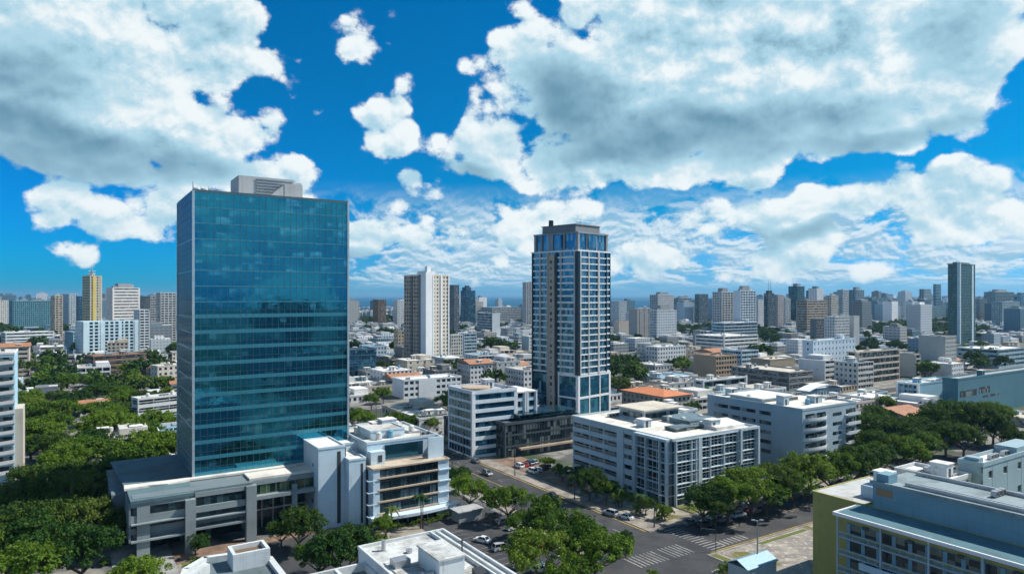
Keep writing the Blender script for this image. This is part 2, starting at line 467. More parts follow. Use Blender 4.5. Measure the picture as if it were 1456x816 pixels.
def clutter(root, ox, oy, a, b, z, rnd, n, wallm):
    for k in range(n):
        x = ox + 1.5 + rnd.random() * max(0.1, a - 5); y = oy + 1.5 + rnd.random() * max(0.1, b - 5)
        q = MB(); c = rnd.random()
        if c < 0.22:
            w, d, h = rnd.uniform(2.5, 4.5), rnd.uniform(2.5, 4), rnd.uniform(2.2, 3.2)
            w = min(w, a * .4); d = min(d, b * .4)
            q.box(x, x + w, y, y + d, z - .05, z + h); q.box(x - .2, x + w + .2, y - .2, y + d + .2, z + h, z + h + .2, 1)
            q.box(x + .8, x + 1.7, y - 0.06, y + .05, z, z + 2, 2)
            q.build('stair_head', [wallm, ROOFS['white'], M_CORE], root)
        elif c < 0.40:
            q.tube((x + 1, y + 1, z + .3), (x + 1, y + 1, z + 1.9), 0.8, 0.8, 12); q.tube((x + 1, y + 1, z + 1.9), (x + 1, y + 1, z + 2.2), 0.8, 0.3, 12)
            q.box(x + .3, x + 1.7, y + .3, y + 1.7, z - .05, z + .3)
            q.build('water_tank', M_TANK if rnd.random() < .7 else M_TANKB, root)
        elif c < 0.85:
            m = rnd.randint(1, 4)
            for i in range(m):
                q.box(x + i * 1.5, x + i * 1.5 + 1.1, y, y + .9, z + .15, z + 1.15); q.box(x + i * 1.5 + .1, x + i * 1.5 + 1.0, y - .02, y + .05, z + .3, z + 1.0, 1)
                q.box(x + i * 1.5 + .05, x + i * 1.5 + .2, y, y + .9, z - .05, z + .15, 1); q.box(x + i * 1.5 + .9, x + i * 1.5 + 1.05, y, y + .9, z - .05, z + .15, 1)
            q.build('rooftop_unit', [M_METAL, M_DMETAL], root)
        else:
            q.box(x, x + .5, y, y + min(b * .4, 6), z + .1, z + .5); q.box(x, x + .5, y, y + .3, z - .05, z + .1); q.box(x + .5, x + min(a * .3, 4), y, y + .5, z + .12, z + .48)
            q.build('roof_duct', M_METAL, root)

def building(name, label, cat, loc, th, a, b, h, wall=WHITE, trim=None, F=None, L=None, Bk=None, Rt=None, glass=None, roofk='white',
             par=0.9, units=3, seed=0, group=None, rows=True, stain=0.35, z0=0.0, lname=None, foot=True, wmat=None):
    root = empty(name, loc, R(th), label, cat, group)
    wm = wmat or wall_mat(wall, stain=stain); tm = wall_mat(trim, stain=stain) if trim else wm
    glass = glass or G_DARK
    mb = MB(); gm = MB()
    mb.box(0.5, a - 0.5, 0.5, b - 0.5, z0 - 0.3, h - 0.2, 2)
    blank = {'k': 'blank'}
    for f, st in (('F', F or blank), ('L', L or F or blank), ('B', Bk or blank), ('R', Rt or blank)):
        facade(root, mb, f, a, b, z0 + st.get('z0', 0.02) if z0 == 0 else z0, h, st, st.get('glass', glass), rows and f in 'FL', gm)
        if st.get('z0', 0) > 0.5: fbox(mb, f, a, b, 0.6, (a if f in 'FB' else b) - 0.6, -0.5, -0.45, 0, st['z0'], 2)
    mb.build('wall', [wm, tm, M_CORE], root)
    if gm.v: gm.build('glazing', glass, root)
    rnd = random.Random(seed + int(abs(loc[0]) * 7 + loc[1] * 3))
    roof(root, a, b, h, roofk, wm, par, rnd=rnd, units=units)
    if foot:
        c = Vector(loc) + Matrix.Rotation(R(th), 3, 'Z') @ Vector((a / 2, b / 2, 0))
        FOOT.append((c.x, c.y, a / 2, b / 2, th))
    return root
def B(name, label, cx, xl, xr, top, D=None, base=None, th=TH, cat='building', **kw):
    if cx < 262: th = 50.0          # the western quarter's streets run at another angle
    X, Y, a, b, h = solve(cx, xl, xr, D, base, top, th)
    if b < 3 or b > 45:
        X, Y, a, b, h = solve(xl, xl - 1, xr, D, base, top, th); b = 18.0
    b = max(b, 7.0)
    r = building(name, label, cat, (X, Y, 0), th, a, b, h - kw.get('par', .9), **kw)
    r['_dims'] = (a, b, h); return r, a, b, h - kw.get('par', .9)

BANDS = dict(k='bands', fh=3.4, sp=0.42, m=3.0)
GRID = dict(k='grid', fh=3.3, sp=0.34, m=3.2, pw=0.45, head=0.14)
SLOT = dict(k='grid', fh=3.3, sp=0.40, m=5.0, pw=0.72, head=0.2)
BALC = dict(k='balcony', fh=3.2, sp=0.10, m=5.0, pw=0.12)
CURT = dict(k='curtain', fh=3.8, sp=0.22, m=1.8, mw=0.05, end=0.25)
BLANK = dict(k='blank')

# ================================================================ ground, sea, roads
def ground_mat():
    m, nt, p = new_mat('town_ground'); oc = objcoord(nt)
    a = noise(oc, 0.012, 6, 0.62, 0.5); b = noise(oc, 0.09, 6, 0.65, 0.4); c = noise(oc, 0.8, 4, 0.6)
    col = mixc(sstep(b, 0.40, 0.60), (0.09, 0.09, 0.09), (0.26, 0.25, 0.22))
    col = mixc(sstep(b, 0.60, 0.72) * 0.8, col, (0.36, 0.34, 0.30))
    col = mixc(sstep(a, 0.50, 0.58), col, (0.035, 0.06, 0.018))
    col = mixc(sstep(c, 0.45, 0.8) * 0.4, col, (0.07, 0.07, 0.06))
    nt.links.new(col, p.inputs['Base Color']); p.inputs['Roughness'].default_value = 0.95
    return m
g = MB(); g.poly([(-40000, -2500, 0), (40000, -2500, 0), (40000, 60000, 0), (-40000, 60000, 0)])
tag(g.build('ground', ground_mat()), kind='structure')
def sea_mat():
    m, nt, p = new_mat('sea_water'); oc = objcoord(nt)
    a = noise(oc, 0.0012, 4, 0.6)
    nt.links.new(mixc(sstep(a, 0.35, 0.7), (0.0, 0.06, 0.13), (0.0, 0.11, 0.19)), p.inputs['Base Color'])
    p.inputs['Roughness'].default_value = 0.6; p.inputs['Specular IOR Level'].default_value = 0.05
    b = noise(oc, 0.05, 4, 0.6); bp = nt.nodes.new('ShaderNodeBump'); bp.inputs['Strength'].default_value = 0.6
    nt.links.new(b.k, bp.inputs['Height']); nt.links.new(bp.outputs[0], p.inputs['Normal'])
    return m
w = MB(); w.poly([(-40000, 7600, 0.6), (-5200, 7600, 0.6), (-3300, 6300, 0.6), (-1500, 5200, 0.6), (-1050, 4000, 0.6), (-600, 3150, 0.6), (100, 3000, 0.6), (1100, 3250, 0.6), (1900, 4300, 0.6), (3300, 5600, 0.6), (5200, 9500, 0.6),
                  (9000, 16000, 0.6), (40000, 30000, 0.6), (40000, 59000, 0.6), (-40000, 59000, 0.6)])
tag(w.build('sea', sea_mat()), kind='structure')

def asphalt_mat():
    m, nt, p = new_mat('asphalt'); oc = objcoord(nt)
    a = noise(oc, 0.15, 6, 0.65, 0.3); b = noise(oc, 3.0, 5, 0.7); 
    mp = nt.nodes.new('ShaderNodeMapping'); mp.inputs['Rotation'].default_value = (0, 0, R(-33)); mp.inputs['Scale'].default_value = (1.2, 0.05, 1); nt.links.new(oc, mp.inputs[0])
    tr = noise(mp.outputs[0], 0.6, 3, 0.6)
    col = mixc(sstep(a, 0.35, 0.7), (0.028, 0.030, 0.034), (0.060, 0.060, 0.061))
    col = mixc(sstep(tr, 0.5, 0.7) * 0.5, col, (0.035, 0.036, 0.04))
    col = mixc(sstep(b, 0.5, 0.8) * 0.35, col, (0.11, 0.108, 0.105))
    nt.links.new(col, p.inputs['Base Color']); p.inputs['Roughness'].default_value = 0.85
    return m
ASPH = asphalt_mat()
def pave_mat(col, name, sc=0.5):
    m, nt, p = new_mat(name); oc = objcoord(nt)
    a = noise(oc, 0.2, 6, 0.7, 0.5); b = noise(oc, 2.5, 4, 0.6)
    f = (sstep(a, 0.38, 0.66) * 0.8 + sstep(b, 0.45, 0.75) * 0.5).sat()
    nt.links.new(mixc(f, col, tuple(c * .38 for c in col)), p.inputs['Base Color']); p.inputs['Roughness'].default_value = 0.9
    return m
PAVE = pave_mat((0.34, 0.30, 0.25), 'pavement_slabs'); BRICKP = pave_mat((0.26, 0.17, 0.12), 'brick_paving')
CONC = pave_mat((0.40, 0.40, 0.38), 'concrete_paving')
LINEW = pave_mat((0.42, 0.42, 0.40), 'white_road_paint'); LINEY = pave_mat((0.60, 0.42, 0.06), 'yellow_road_paint')
def grass_mat():
    m, nt, p = new_mat('lawn'); oc = objcoord(nt)
    a = noise(oc, 0.35, 6, 0.7, 0.4); b = noise(oc, 3.5, 4, 0.7)
    c = mixc(sstep(a, 0.4, 0.65), (0.10, 0.16, 0.02), (0.17, 0.13, 0.06)); c = mixc(sstep(b, 0.4, 0.75) * .6, c, (0.03, 0.06, 0.01))
    nt.links.new(c, p.inputs['Base Color']); p.inputs['Roughness'].default_value = 1.0; return m
LAWN = grass_mat()
def dirt_mat():
    m, nt, p = new_mat('bare_lot'); oc = objcoord(nt)
    a = noise(oc, 0.10, 7, 0.7, 1.2); b = noise(oc, 0.7, 6, 0.7, .6); d = noise(oc, 0.07, 5, 0.6, .5)
    c = mixc(sstep(a, 0.38, 0.62), (0.34, 0.31, 0.26), (0.20, 0.18, 0.16)); c = mixc(sstep(b, 0.52, 0.66) * .8, c, (0.60, 0.56, 0.48))
    c = mixc(sstep(d, 0.56, 0.62), c, (0.14, 0.13, 0.03)); c = mixc(sstep(a, 0.60, 0.68), c, (0.30, 0.31, 0.32))
    nt.links.new(c, p.inputs['Base Color']); p.inputs['Roughness'].default_value = 0.9; return m
DIRT = dirt_mat()
def sheet(name, rects, mat, z, th=0.0):
    """rects in street coordinates s0, s1, t0, t1"""
    q = MB()
    for (s0, s1, t0, t1) in rects:
        q.quad(tuple(ST(s0, t0, z)), tuple(ST(s1, t0, z)), tuple(ST(s1, t1, z)), tuple(ST(s0, t1, z)))
    return q.build(name, mat)
def slab(name, rects, mat, z0, z1):
    q = MB()
    for (s0, s1, t0, t1) in rects:
        q.prism([tuple(ST(s0, t0))[:2], tuple(ST(s1, t0))[:2], tuple(ST(s1, t1))[:2], tuple(ST(s0, t1))[:2]], z0, z1)
    return tag(q.build(name, mat), kind='structure')
# avenue runs along V (away to the left); side street along U (away to the right)
tag(sheet('avenue', [(105, 123.5, -60, 108), (105, 123.5, 108, 126), (105, 123.5, 126, 900)], ASPH, 0.02), kind='structure')
tag(sheet('side_street', [(123.5, 700, 108, 126)], ASPH, 0.024), kind='structure')
tag(sheet('parking_lot', [(76, 99, 96, 190), (99, 105, 150, 158), (99, 105, 108, 118)], ASPH, 0.016), kind='structure')
tag(sheet('cross_street', [(-60, 105, 226, 238), (123.5, 700, 226, 238), (-200, 105, 330, 342), (123.5, 600, 330, 342)], ASPH, 0.028), kind='structure')
tag(sheet('service_lane', [(38, 58, 100, 171), (-260, 38, 140, 146)], ASPH, 0.02), kind='structure')
q = MB()
def strip(q, s0, s1, t0, t1, z): q.quad(tuple(ST(s0, t0, z)), tuple(ST(s1, t0, z)), tuple(ST(s1, t1, z)), tuple(ST(s0, t1, z)))
rd = random.Random(4)
for t in range(130, 500, 7):
    strip(q, 110.9, 111.05, t, t + 3, 0.034); strip(q, 117.2, 117.35, t, t + 3, 0.034)
for t in range(20, 100, 7): strip(q, 111.5, 111.65, t, t + 3, 0.034); strip(q, 117.2, 117.35, t, t + 3, 0.034)
for k in range(15): 
    s = 106.0 + k * 1.18
    if k != 8: strip(q, s, s + 0.27, 110.6, 116.6, 0.034)              # zebra across the avenue
for k in range(9): strip(q, 106.2 + k * .95, 106.6 + k * .95, 127, 130.5, 0.034)
for k in range(13): strip(q, 127.2, 131.8, 109.4 + k * 1.25, 109.66 + k * 1.25, 0.036)   # zebra across the side street
for k in range(12): strip(q, 132 + k * 9, 136 + k * 9, 116.6, 116.75, 0.036)
for k in range(7): strip(q, 132 + k * 1.4, 132.5 + k * 1.4, 109.5, 112.5, 0.036)
for k in range(14): strip(q, 80.0, 84.5, 118 + k * 2.7, 118.12 + k * 2.7, 0.03)
for k in range(9): strip(q, 93.5, 98, 118 + k * 2.7, 118.12 + k * 2.7, 0.03)
tag(q.build('white_road_markings', LINEW), kind='structure')
q = MB(); strip(q, 122.9, 123.2, 127, 330, 0.034); strip(q, 105.3, 105.5, 160, 330, 0.034); strip(q, 126, 300, 108.3, 108.55, 0.036); strip(q, 114.1, 114.3, 131, 230, 0.034); strip(q, 140, 400, 117.4, 117.5, 0.036)
tag(q.build('yellow_road_markings', LINEY), kind='structure')
slab('pavement', [(123.6, 129, 126.2, 225), (129, 260, 126.2, 130), (123.7, 127, 101, 107.8), (127, 175, 107.0, 107.8), (101, 104.8, 160, 225), (66, 76, 96, 163), (20, 37, 150, 168), (58.2, 66, 140, 171), (123.6, 600, 238.2, 241), (123.6, 600, 223, 225.8), (101, 104.8, 238.2, 320)], PAVE, -0.1, 0.14)
slab('plaza', [(129, 141, 166, 212), (38, 58, 171.2, 174.5), (20, 37, 168.2, 176)], BRICKP, -0.1, 0.15)
slab('forecourt', [(8, 20, 140, 215)], CONC, -0.1, 0.13)
slab('tree_island', [(99.2, 104.8, 118.2, 149.8)], DIRT, -0.1, 0.15)
slab('bare_lot', [(127.2, 176, 60, 106.9), (117.0, 123.6, 60, 101), (123.6, 127.2, 60, 101)], DIRT, -0.1, 0.10)
slab('planting_soil', [(129.2, 143, 130.2, 165.8)], DIRT, -0.1, 0.17)
slab('garden_bed', [ (144, 230, 130.2, 137), (21, 32, 160, 168), (60, 66, 150, 171), (99, 104.8, 86, 107)], LAWN, -0.1, 0.17)
slab('verge', [(117.6, 121, 97, 100.4), (124.2, 126, 102, 107.0), (140, 158, 105.0, 106.1)], LAWN, -0.1, 0.16)

# ================================================================ the glass tower
def curtain_mat():
    """coated curtain-wall glass, object coords: x along face, z up"""
    m, nt, p = new_mat('coated_glass'); oc = objcoord(nt)
    s = nt.nodes.new('ShaderNodeSeparateXYZ'); nt.links.new(oc, s.inputs[0]); X, Y, Z = (E(s.outputs[i]) for i in range(3))
    u = E.m('FLOOR', (X + Y + 300.0) / 1.59); v = E.m('FLOOR', (Z - 14.8) / 1.975)
    wn_ = nt.nodes.new('ShaderNodeTexWhiteNoise'); wn_.noise_dimensions = '2D'; nt.links.new(comb(u, v, 0.0), wn_.inputs['Vector']); r = E(wn_.outputs['Value'])
    mp = nt.nodes.new('ShaderNodeMapping'); mp.inputs['Scale'].default_value = (0.10, 0.10, 0.5); nt.links.new(oc, mp.inputs[0])
    big = noise(mp.outputs[0], 1.0, 3, 0.6)
    f = sstep(r * 0.24 + big, 0.66, 1.0)
    c = mixc(f, (0.014, 0.185, 0.30), (0.12, 0.46, 0.60)); c = mixc(sstep(r, 0.55, 0.0) * 0.18, c, (0.012, 0.12, 0.19))
    nt.links.new(c, p.inputs['Base Color']); p.inputs['Metallic'].default_value = 0.92; p.inputs['Specular Tint'].default_value = (0.35, 0.55, 0.65, 1)
    nt.links.new((f * 0.16 + 0.04).k, p.inputs['Roughness'])
    # every pane is set a touch out of plane and bows slightly
    tilt = nt.nodes.new('ShaderNodeTexWhiteNoise'); tilt.noise_dimensions = '3D'; nt.links.new(comb(u, v, 3.0), tilt.inputs['Vector'])
    vm = nt.nodes.new('ShaderNodeVectorMath'); vm.operation = 'SUBTRACT'; nt.links.new(tilt.outputs['Color'], vm.inputs[0]); vm.inputs[1].default_value = (.5, .5, .5)
    sc_ = nt.nodes.new('ShaderNodeVectorMath'); sc_.operation = 'SCALE'; nt.links.new(vm.outputs[0], sc_.inputs[0]); sc_.inputs['Scale'].default_value = 0.004
    wv = noise(oc, 0.45, 3, 0.6); bp = nt.nodes.new('ShaderNodeBump'); bp.inputs['Strength'].default_value = 0.02; bp.inputs['Distance'].default_value = 0.6; nt.links.new(wv.k, bp.inputs['Height'])
    ad = nt.nodes.new('ShaderNodeVectorMath'); ad.operation = 'ADD'; nt.links.new(bp.outputs[0], ad.inputs[0]); nt.links.new(sc_.outputs[0], ad.inputs[1])
    nt.links.new(ad.outputs[0], p.inputs['Normal'])
    return m
CURTAIN = curtain_mat()
SPAN = plain((0.05, 0.27, 0.36), 0.25, 0.35, 'spandrel_glass', 0.15)
MULL = plain((0.10, 0.17, 0.20), 0.4, 0.5, 'mullion_aluminium')
ALU = plain((0.50, 0.58, 0.62), 0.35, 0.5, 'pale_aluminium')
tw = empty('glass_office_tower', ST(26, 186), R(TH), 'tall blue mirror-glass office tower with grey roof plant room, on a concrete podium', 'tower')
A, Bd, z0, z1 = 39.8, 28.6, 14.8, 85.9
mb = MB(); mb.box(0.35, A - .35, .35, Bd - .35, 5, z1 - .4); mb.build('core_wall', M_CORE, tw)
NF = 18; fh = (z1 - z0) / NF
for i in range(NF):
    a = z0 + i * fh
    q = MB()
    q.box(0.0, A, 0.0, 0.3, a, a + fh); q.box(0.0, 0.3, 0.3, Bd, a, a + fh); q.box(0.3, A, Bd - .3, Bd, a, a + fh); q.box(A - .3, A, .3, Bd - .3, a, a + fh)
    fl = q.build('glass_storey', CURTAIN, tw)
    q = MB(); top = i >= 11
    hh = 0.30 if top else 0.95
    q.box(-0.035, A + .035, -0.035, 0.1, a, a + hh); q.box(-0.035, 0.1, 0.1, Bd, a, a + hh * .5)
    q.build('spandrel_band', SPAN, fl)
q = MB()
nm = 25
for j in range(1, nm):
    x = j * A / nm; q.box(x - .035, x + .035, -0.075, 0.02, z0, z1)
for i in range(NF * 2):
    a = z0 + i * fh / 2; q.box(0.02, A - .02, -0.06, 0.02, a - .03, a + .03); q.box(-0.06, 0.02, 0.02, Bd, a - .03, a + .03)
q.build('mullion_grid', MULL, tw)
q = MB()
q.box(-.28, .28, -.30, .26, z0 - .2, z1 + .3); q.box(A - .25, A + .28, -.28, .25, z0 - .2, z1 + .3); q.box(-.28, .2, Bd - .2, Bd + .3, z0 - .2, z1 + .3)
for i in (3, 8, 13, 15):
    q.box(-.12, 0.01, 0.3, Bd - .3, z0 + i * fh - .09, z0 + i * fh + .09)
for j in range(1, 14):
    y = j * Bd / 14; q.box(-.09, 0.02, y - .05, y + .05, z0, z1)
q.build('corner_trim', ALU, tw)
roof(tw, A, Bd, z1, 'grey', MULL, 0.6, t=.3, over=.05)
PLW = wall_mat((0.50, 0.52, 0.52), stain=.5, name='plant_room_wall')
pr = MB(); pr.box(12.5, 27.5, 9, 20, z1, z1 + 6.6)
for k in range(7): pr.box(17, 27.0, 8.75, 9.0, z1 + 1.2 + k * .78, z1 + 1.5 + k * .78, 1)
prm = pr.build('plant_room', [PLW, M_METAL], tw)
q = MB(); q.box(23.5, 28.4, 4.5, 8.99, z1 + .2, z1 + 4.6); q.prism([(19.5, 4.6), (23.49, 4.6), (23.49, 8.9), (19.5, 8.9)], z1 + .2, [z1 + .8, z1 + 4.4, z1 + 4.4, z1 + .8]); q.build('lift_overrun', PLW, tw)
q = MB(); q.box(27.5, 29.5, 9.4, 17, z1, z1 + 5.9); q.build('plant_room_annex', PLW, tw)
for x in (0.8, 2.6, 4.4, 6.2):
    q = MB(); q.box(x + .3, x + 1.7, 8, 10, z1 + .1, z1 + 1.9); q.tube((x + 1, 9, z1 + 1.9), (x + 1, 9, z1 + 2.2), .6, .6, 10)
    q.tube((x + .2, 7, z1 + .1), (x + .2, 7, z1 + 2.6), .06); q.build('cooling_unit', M_METAL, tw)
q = MB()
for k in range(10): q.tube((0.6, 3 + k * 1.5, z1), (.6, 3 + k * 1.5, z1 + 1.2), .04, .04, 5)
q.tube((.6, 3, z1 + 1.2), (.6, 17, z1 + 1.2), .04, .04, 5); q.tube((.6, 5, z1), (0.6, 5, z1 + 3.2), .09); q.build('roof_railing', M_METAL, tw)
FOOT.append((*(ST(42, 196)[:2]), 34, 26, TH))

# podium the tower stands on
PW = wall_mat((0.26, 0.31, 0.32), stain=.6, name='podium_concrete'); PWD = wall_mat((0.16, 0.21, 0.23), stain=.6, name='podium_panel')
pod = empty('tower_podium', ST(11, 174), R(TH), 'wide concrete podium with dark roofs and square piers, under the glass tower', 'podium')
zt = 14.2
q = MB(); q.box(2, 66, 10, 43, -.3, 6); q.box(1.0, 27, 1.5, 43, 5.0, zt - .1); q.box(27, 70, 3.4, 43, 9.5, zt - .1); q.build('wall', PWD, pod)
q = MB(); q.prism([(0, 13), (15, 12.2), (15, 43), (-1.5, 43)], zt - .15, zt + .25); q.build('roof', roof_mat((0.10, 0.17, 0.19), .5, 'dark_roof_membrane'), pod)
q = MB(); q.prism([(0.5, 0), (13.5, 0.2), (13.6, 8.8), (0.3, 8.6)], [zt - .2] * 4, [zt - .9, zt - .9, zt + .35, zt + .35]); q.build('canopy_roof', roof_mat((0.10, 0.17, 0.19), .5, 'dark_roof_membrane'), pod)
q = MB(); q.prism([(14.2, 1.2), (27, 1.4), (27, 9.4), (14.2, 8.4)], zt - 1.4, zt - .55); q.build('terrace_roof', roof_mat((0.10, 0.17, 0.19), .5, 'dark_roof_membrane'), pod)
q = MB(); q.prism([(-0.2, 9.0), (5, 9.6), (9, 8.6), (14, 10.2), (14, 12.1), (8, 12.2), (0, 12.8)], zt + .1, zt + .62); q.prism([(14.01, 10.2), (70, 9.6), (70, 11.9), (14.01, 12.0)], zt + .1, zt + .6)
q.prism([(26.5, 3.0), (70, 3.0), (70, 9.59), (26.5, 9.59)], zt - .1, zt + .45); q.build('walkway_roof', roof_mat((0.70, 0.68, 0.62), .45, 'pale_roof'), pod)
# front storeys: bands of wall and dark glass
gl = glass_mat((0.01, 0.03, 0.04), (0.05, 0.10, 0.12), 0.4, 0.12, (1.4, 3), name='podium_glass')
for (a, b, y, zb, ztp) in ((2.0, 12.5, .6, 10.6, 12.4), (2.0, 12.5, 1.2, 7.6, 8.7), (14.3, 26, 1.3, 10.4, 12.5), (14.3, 26, 1.5, 7.7, 8.9), (14.3, 26, 1.5, 5.5, 6.2)):
    q = MB(); q.box(a, b, y, y + .5, zb, ztp); q.build('window_row', gl, pod)
q = MB()
for (zb, ztp, y, m) in ((12.4, 13.4, .35, 0), (8.9, 10.5, .5, 0), (8.6, 8.85, -.5, 0), (6.2, 7.6, .9, 1), (4.6, 5.0, -.2, 0)):
    q.box(.6, 12.6, y, 1.6, zb, ztp, m); 
for (zb, ztp, y, m) in ((12.5, 13.6, 1.1, 0), (8.9, 10.4, .9, 0), (7.3, 7.6, .3, 0), (6.2, 7.3, 1.2, 1), (4.9, 5.4, .5, 0)):
    q.box(13.9, 26.5, y, 2.0, zb, ztp, m)
q.box(0.2, .6, .4, 12, 4.6, 13.4, 1)
q.build('spandrel', [PW, PWD], pod)
q = MB(); q.box(27.2, 70, 3.0, 3.5, 10.6, 12.9); q.build('window_row', glass_mat((0.015, 0.04, 0.03), (0.10, 0.16, 0.08), 0.4, 0.1, (2.4, 9), .4, name='green_glass'), pod)
q = MB(); q.box(26.8, 70, 1.2, 3.4, 9.6, 10.5); q.box(26.8, 70, 2.8, 3.45, 12.9, 14.0)
for k in range(18): q.box(28 + k * 2.4, 28.12 + k * 2.4, 2.9, 3.1, 10.5, 12.9)
q.build('ledge', PW, pod)
for (x, y, w, d, h) in ((1.8, 0.3, 2.6, 1.8, 12.6), (11.6, -0.6, 2.2, 1.6, 12.6), (25.2, 0.2, 2.4, 1.8, 13.6), (36.6, 1.5, 1.2, 1.2, 12), (48, 1.5, 1.4, 1.4, 12), (60, 1.5, 1.4, 1.4, 12)):
    q = MB(); q.box(x, x + w, y, y + d, -.2, h); q.build('pier', PW, pod)
q = MB(); q.box(27, 66, 9.6, 10, .1, 9.4); q.build('lobby_glass', gl, pod)
q = MB()
for k in range(14): q.box(28 + k * 2.8, 28.2 + k * 2.8, 9.4, 9.6, .1, 9.4)
q.box(27, 66, 9.2, 9.6, 4.6, 4.9); q.build('lobby_mullions', ALU, pod)
q = MB(); q.box(3, 26, 9.6, 10, .1, 4.8); q.build('entrance_glass', gl, pod)
q = MB(); q.box(-2.5, 1.5, 14, 42, 6.0, 12.5); q.box(-2.0, 1.5, 14, 42, -.2, 6, 1); q.build('side_wing', [PWD, M_CORE], pod)
FOOT.append((*(ST(45, 195)[:2]), 36, 24, TH))

# ================================================================ white office block with long window bands (front centre)
KW = wall_mat((0.56, 0.69, 0.76), stain=.45, name='pale_blue_paint'); KT = wall_mat((0.50, 0.40, 0.30), stain=.6, name='weathered_sill')
k2 = empty('corner_office_block', ST(65.6, 166.5), R(TH), 'pale blue office block with tan sills and dark window bands, right of glass tower', 'office block')
q = MB(); q.box(.5, 21.8, .5, 17.6, -.3, 15.1, 2); q.box(0, 0.5, 0, 17.6, 0, 15.2); q.box(0.5, 1.8, .0, .5, 0, 15.15); q.box(18.6, 21.9, 0.05, .6, 0, 15.15); q.box(21.5, 21.9, .6, 17.6, 0, 15.15); q.box(.5, 21.5, 17.2, 17.6, 0, 15.15)
q.build('wall', [KW, KW, M_CORE], k2)
for i in range(4):
    z = 3.0 + i * 3.05
    q = MB(); q.box(1.8, 18.6, .25, .5, z + .75, z + 2.75); q.build('window_row', glass_mat((0.015, 0.05, 0.07), (0.14, 0.24, 0.30), .6, .08, (1.7, 3), .4, name='office_glass'), k2)
    q = MB(); q.box(1.2, 18.8, -.25, .45, z + .35, z + .72, 0); q.box(1.8, 18.6, .1, .5, z + 2.75, z + 3.05, 1); q.box(1.8, 18.6, .3, .5, z - .02, z + .35, 1)
    for j in range(11): q.box(1.8 + j * 1.68 - .05, 1.8 + j * 1.68 + .05, .12, .3, z + .75, z + 2.75, 1)
    q.box(-1.6, 1.0, -.5, -.3, z + .2, z + .42, 2); q.box(-1.6, -1.4, -.3, 1.0, z + .2, z + .42, 2); q.box(18.8, 22.3, -.35, .1, z + .3, z + .62, 2)
    q.build('sill', [KT, M_DMETAL, KW], k2)
q = MB(); n = 16
for i in range(n):       # curved canopy
    t0, t1 = i / n, (i + 1) / n
    f = lambda t: (-1.0 + t * 25.5, -1.8 - 1.6 * sin(t * pi))
    (xa, ya), (xb, yb) = f(t0), f(t1)
    q.prism([(xa, ya), (xb, yb), (xb, .3), (xa, .3)], 2.5, 3.25)
q.build('canopy', wall_mat((0.60, 0.72, 0.80), stain=.3), k2)
q = MB(); q.box(1, 21, .2, .5, .2, 2.5); q.build('shop_front', gl, k2)
q = MB()
for j in range(8): q.box(1 + j * 2.85, 1.25 + j * 2.85, -.1, .2, 0, 2.5)
q.tube((-.8, -1.6, 0), (-.8, -1.6, 2.5), .12); q.tube((23.8, -1.8, 0), (23.8, -1.8, 2.5), .12); q.build('shop_front_post', M_METAL, k2)
roof(k2, 21.8, 6.6, 15.1, roof_mat((0.55, 0.47, 0.36), .8, 'weathered_roof'), KT, .35, t=.3, over=.25)
q = MB(); q.box(1.0, 21.6, 7.0, 30, -.2, 20.3, 0); q.box(-6, 1.0, 14, 30, 12, 19.4, 0); q.box(6.0, 17.2, 6.6, 7.0, 15.9, 19.6, 1); q.build('penthouse', [KW, G_BLUE], k2)
q = MB(); q.box(1.2, 5.2, 4.6, 6.9, 15.2, 18.6); q.box(3.2, 4.3, 4.5, 4.61, 15.8, 17.6, 1); q.build('stair_head', [KW, M_CORE], k2)
q = MB(); q.box(17.2, 21.9, 3.2, 3.7, 15.2, 20.9); q.box(21.5, 21.95, 3.7, 17.0, 15.2, 20.8); q.build('screen_wall', KW, k2)
roof(k2, 20.6, 23.0, 20.3, roof_mat((0.66, 0.64, 0.58), .8, 'weathered_roof'), KW, .6, ox=1.0, oy=7.0, t=.3, rnd=random.Random(5), units=12)
q = MB(); q.box(4, 14, 12, 24, 20.3, 22.4); q.build('upper_storey', KW, k2)
roof(k2, 10, 12, 22.4, roof_mat((0.62, 0.60, 0.55), .8, 'weathered_roof'), KW, .4, ox=4, oy=12, t=.3)
roof(k2, 6.8, 16, 19.4, 'white', KW, .5, ox=-6, oy=14, t=.3)
q = MB(); q.prism([(8, 24.5), (16, 24.5), (16, 29), (8, 29)], 20.4, [21.0, 23.2, 23.2, 21.0]); q.build('sloped_screen', ROOFS['white'], k2)
# stepped stair and service blocks on its left
for (x, y, w, d, h) in ((-5.2, 3.5, 4.5, 20.0, 17.4), (-12.2, 6.5, 6.98, 13.0, 20.6)):
    q = MB(); q.box(x, x + w, y, y + d, -.2, h); q.build('stair_block', KW, k2)
    q = MB(); q.box(x + w, x + w + .7, y + 1.2, y + d, -.2, h - .5); q.build('recess_shade_fill', M_CORE, k2)  # solid near-black box stands in for the shade of a recess
    q = MB()
    for i in range(5):
        q.box(x + w + .05, x + w + .75, y + .9, y + 1.2, 2.5 + i * 3.1, 3.4 + i * 3.1)
        q.box(x - .05, x + .01, y + 4, y + 5, 3 + i * 3.1, 3.9 + i * 3.1)
    q.build('stair_window', G_DARK, k2)
    q = MB(); q.box(x + w * .70, x + w * .84, y - .04, y + .02, 1, h - 1.0); q.build('slit_shade_strip', M_CORE, k2)  # near-black strip laid on the wall, a slit's shade as colour
    roof(k2, w, d, h, 'white', KW, .5, ox=x, oy=y, t=.3)
q = MB(); q.box(-1.0, 0, 3.5, 16, -.2, 14.5); q.build('recess_shade_fill', M_CORE, k2)  # another solid near-black fill in place of recess shade
q = MB(); q.box(-6.05, -4.9, 8.5, 22, -.2, 18.6); q.build('link_wall', KW, k2)
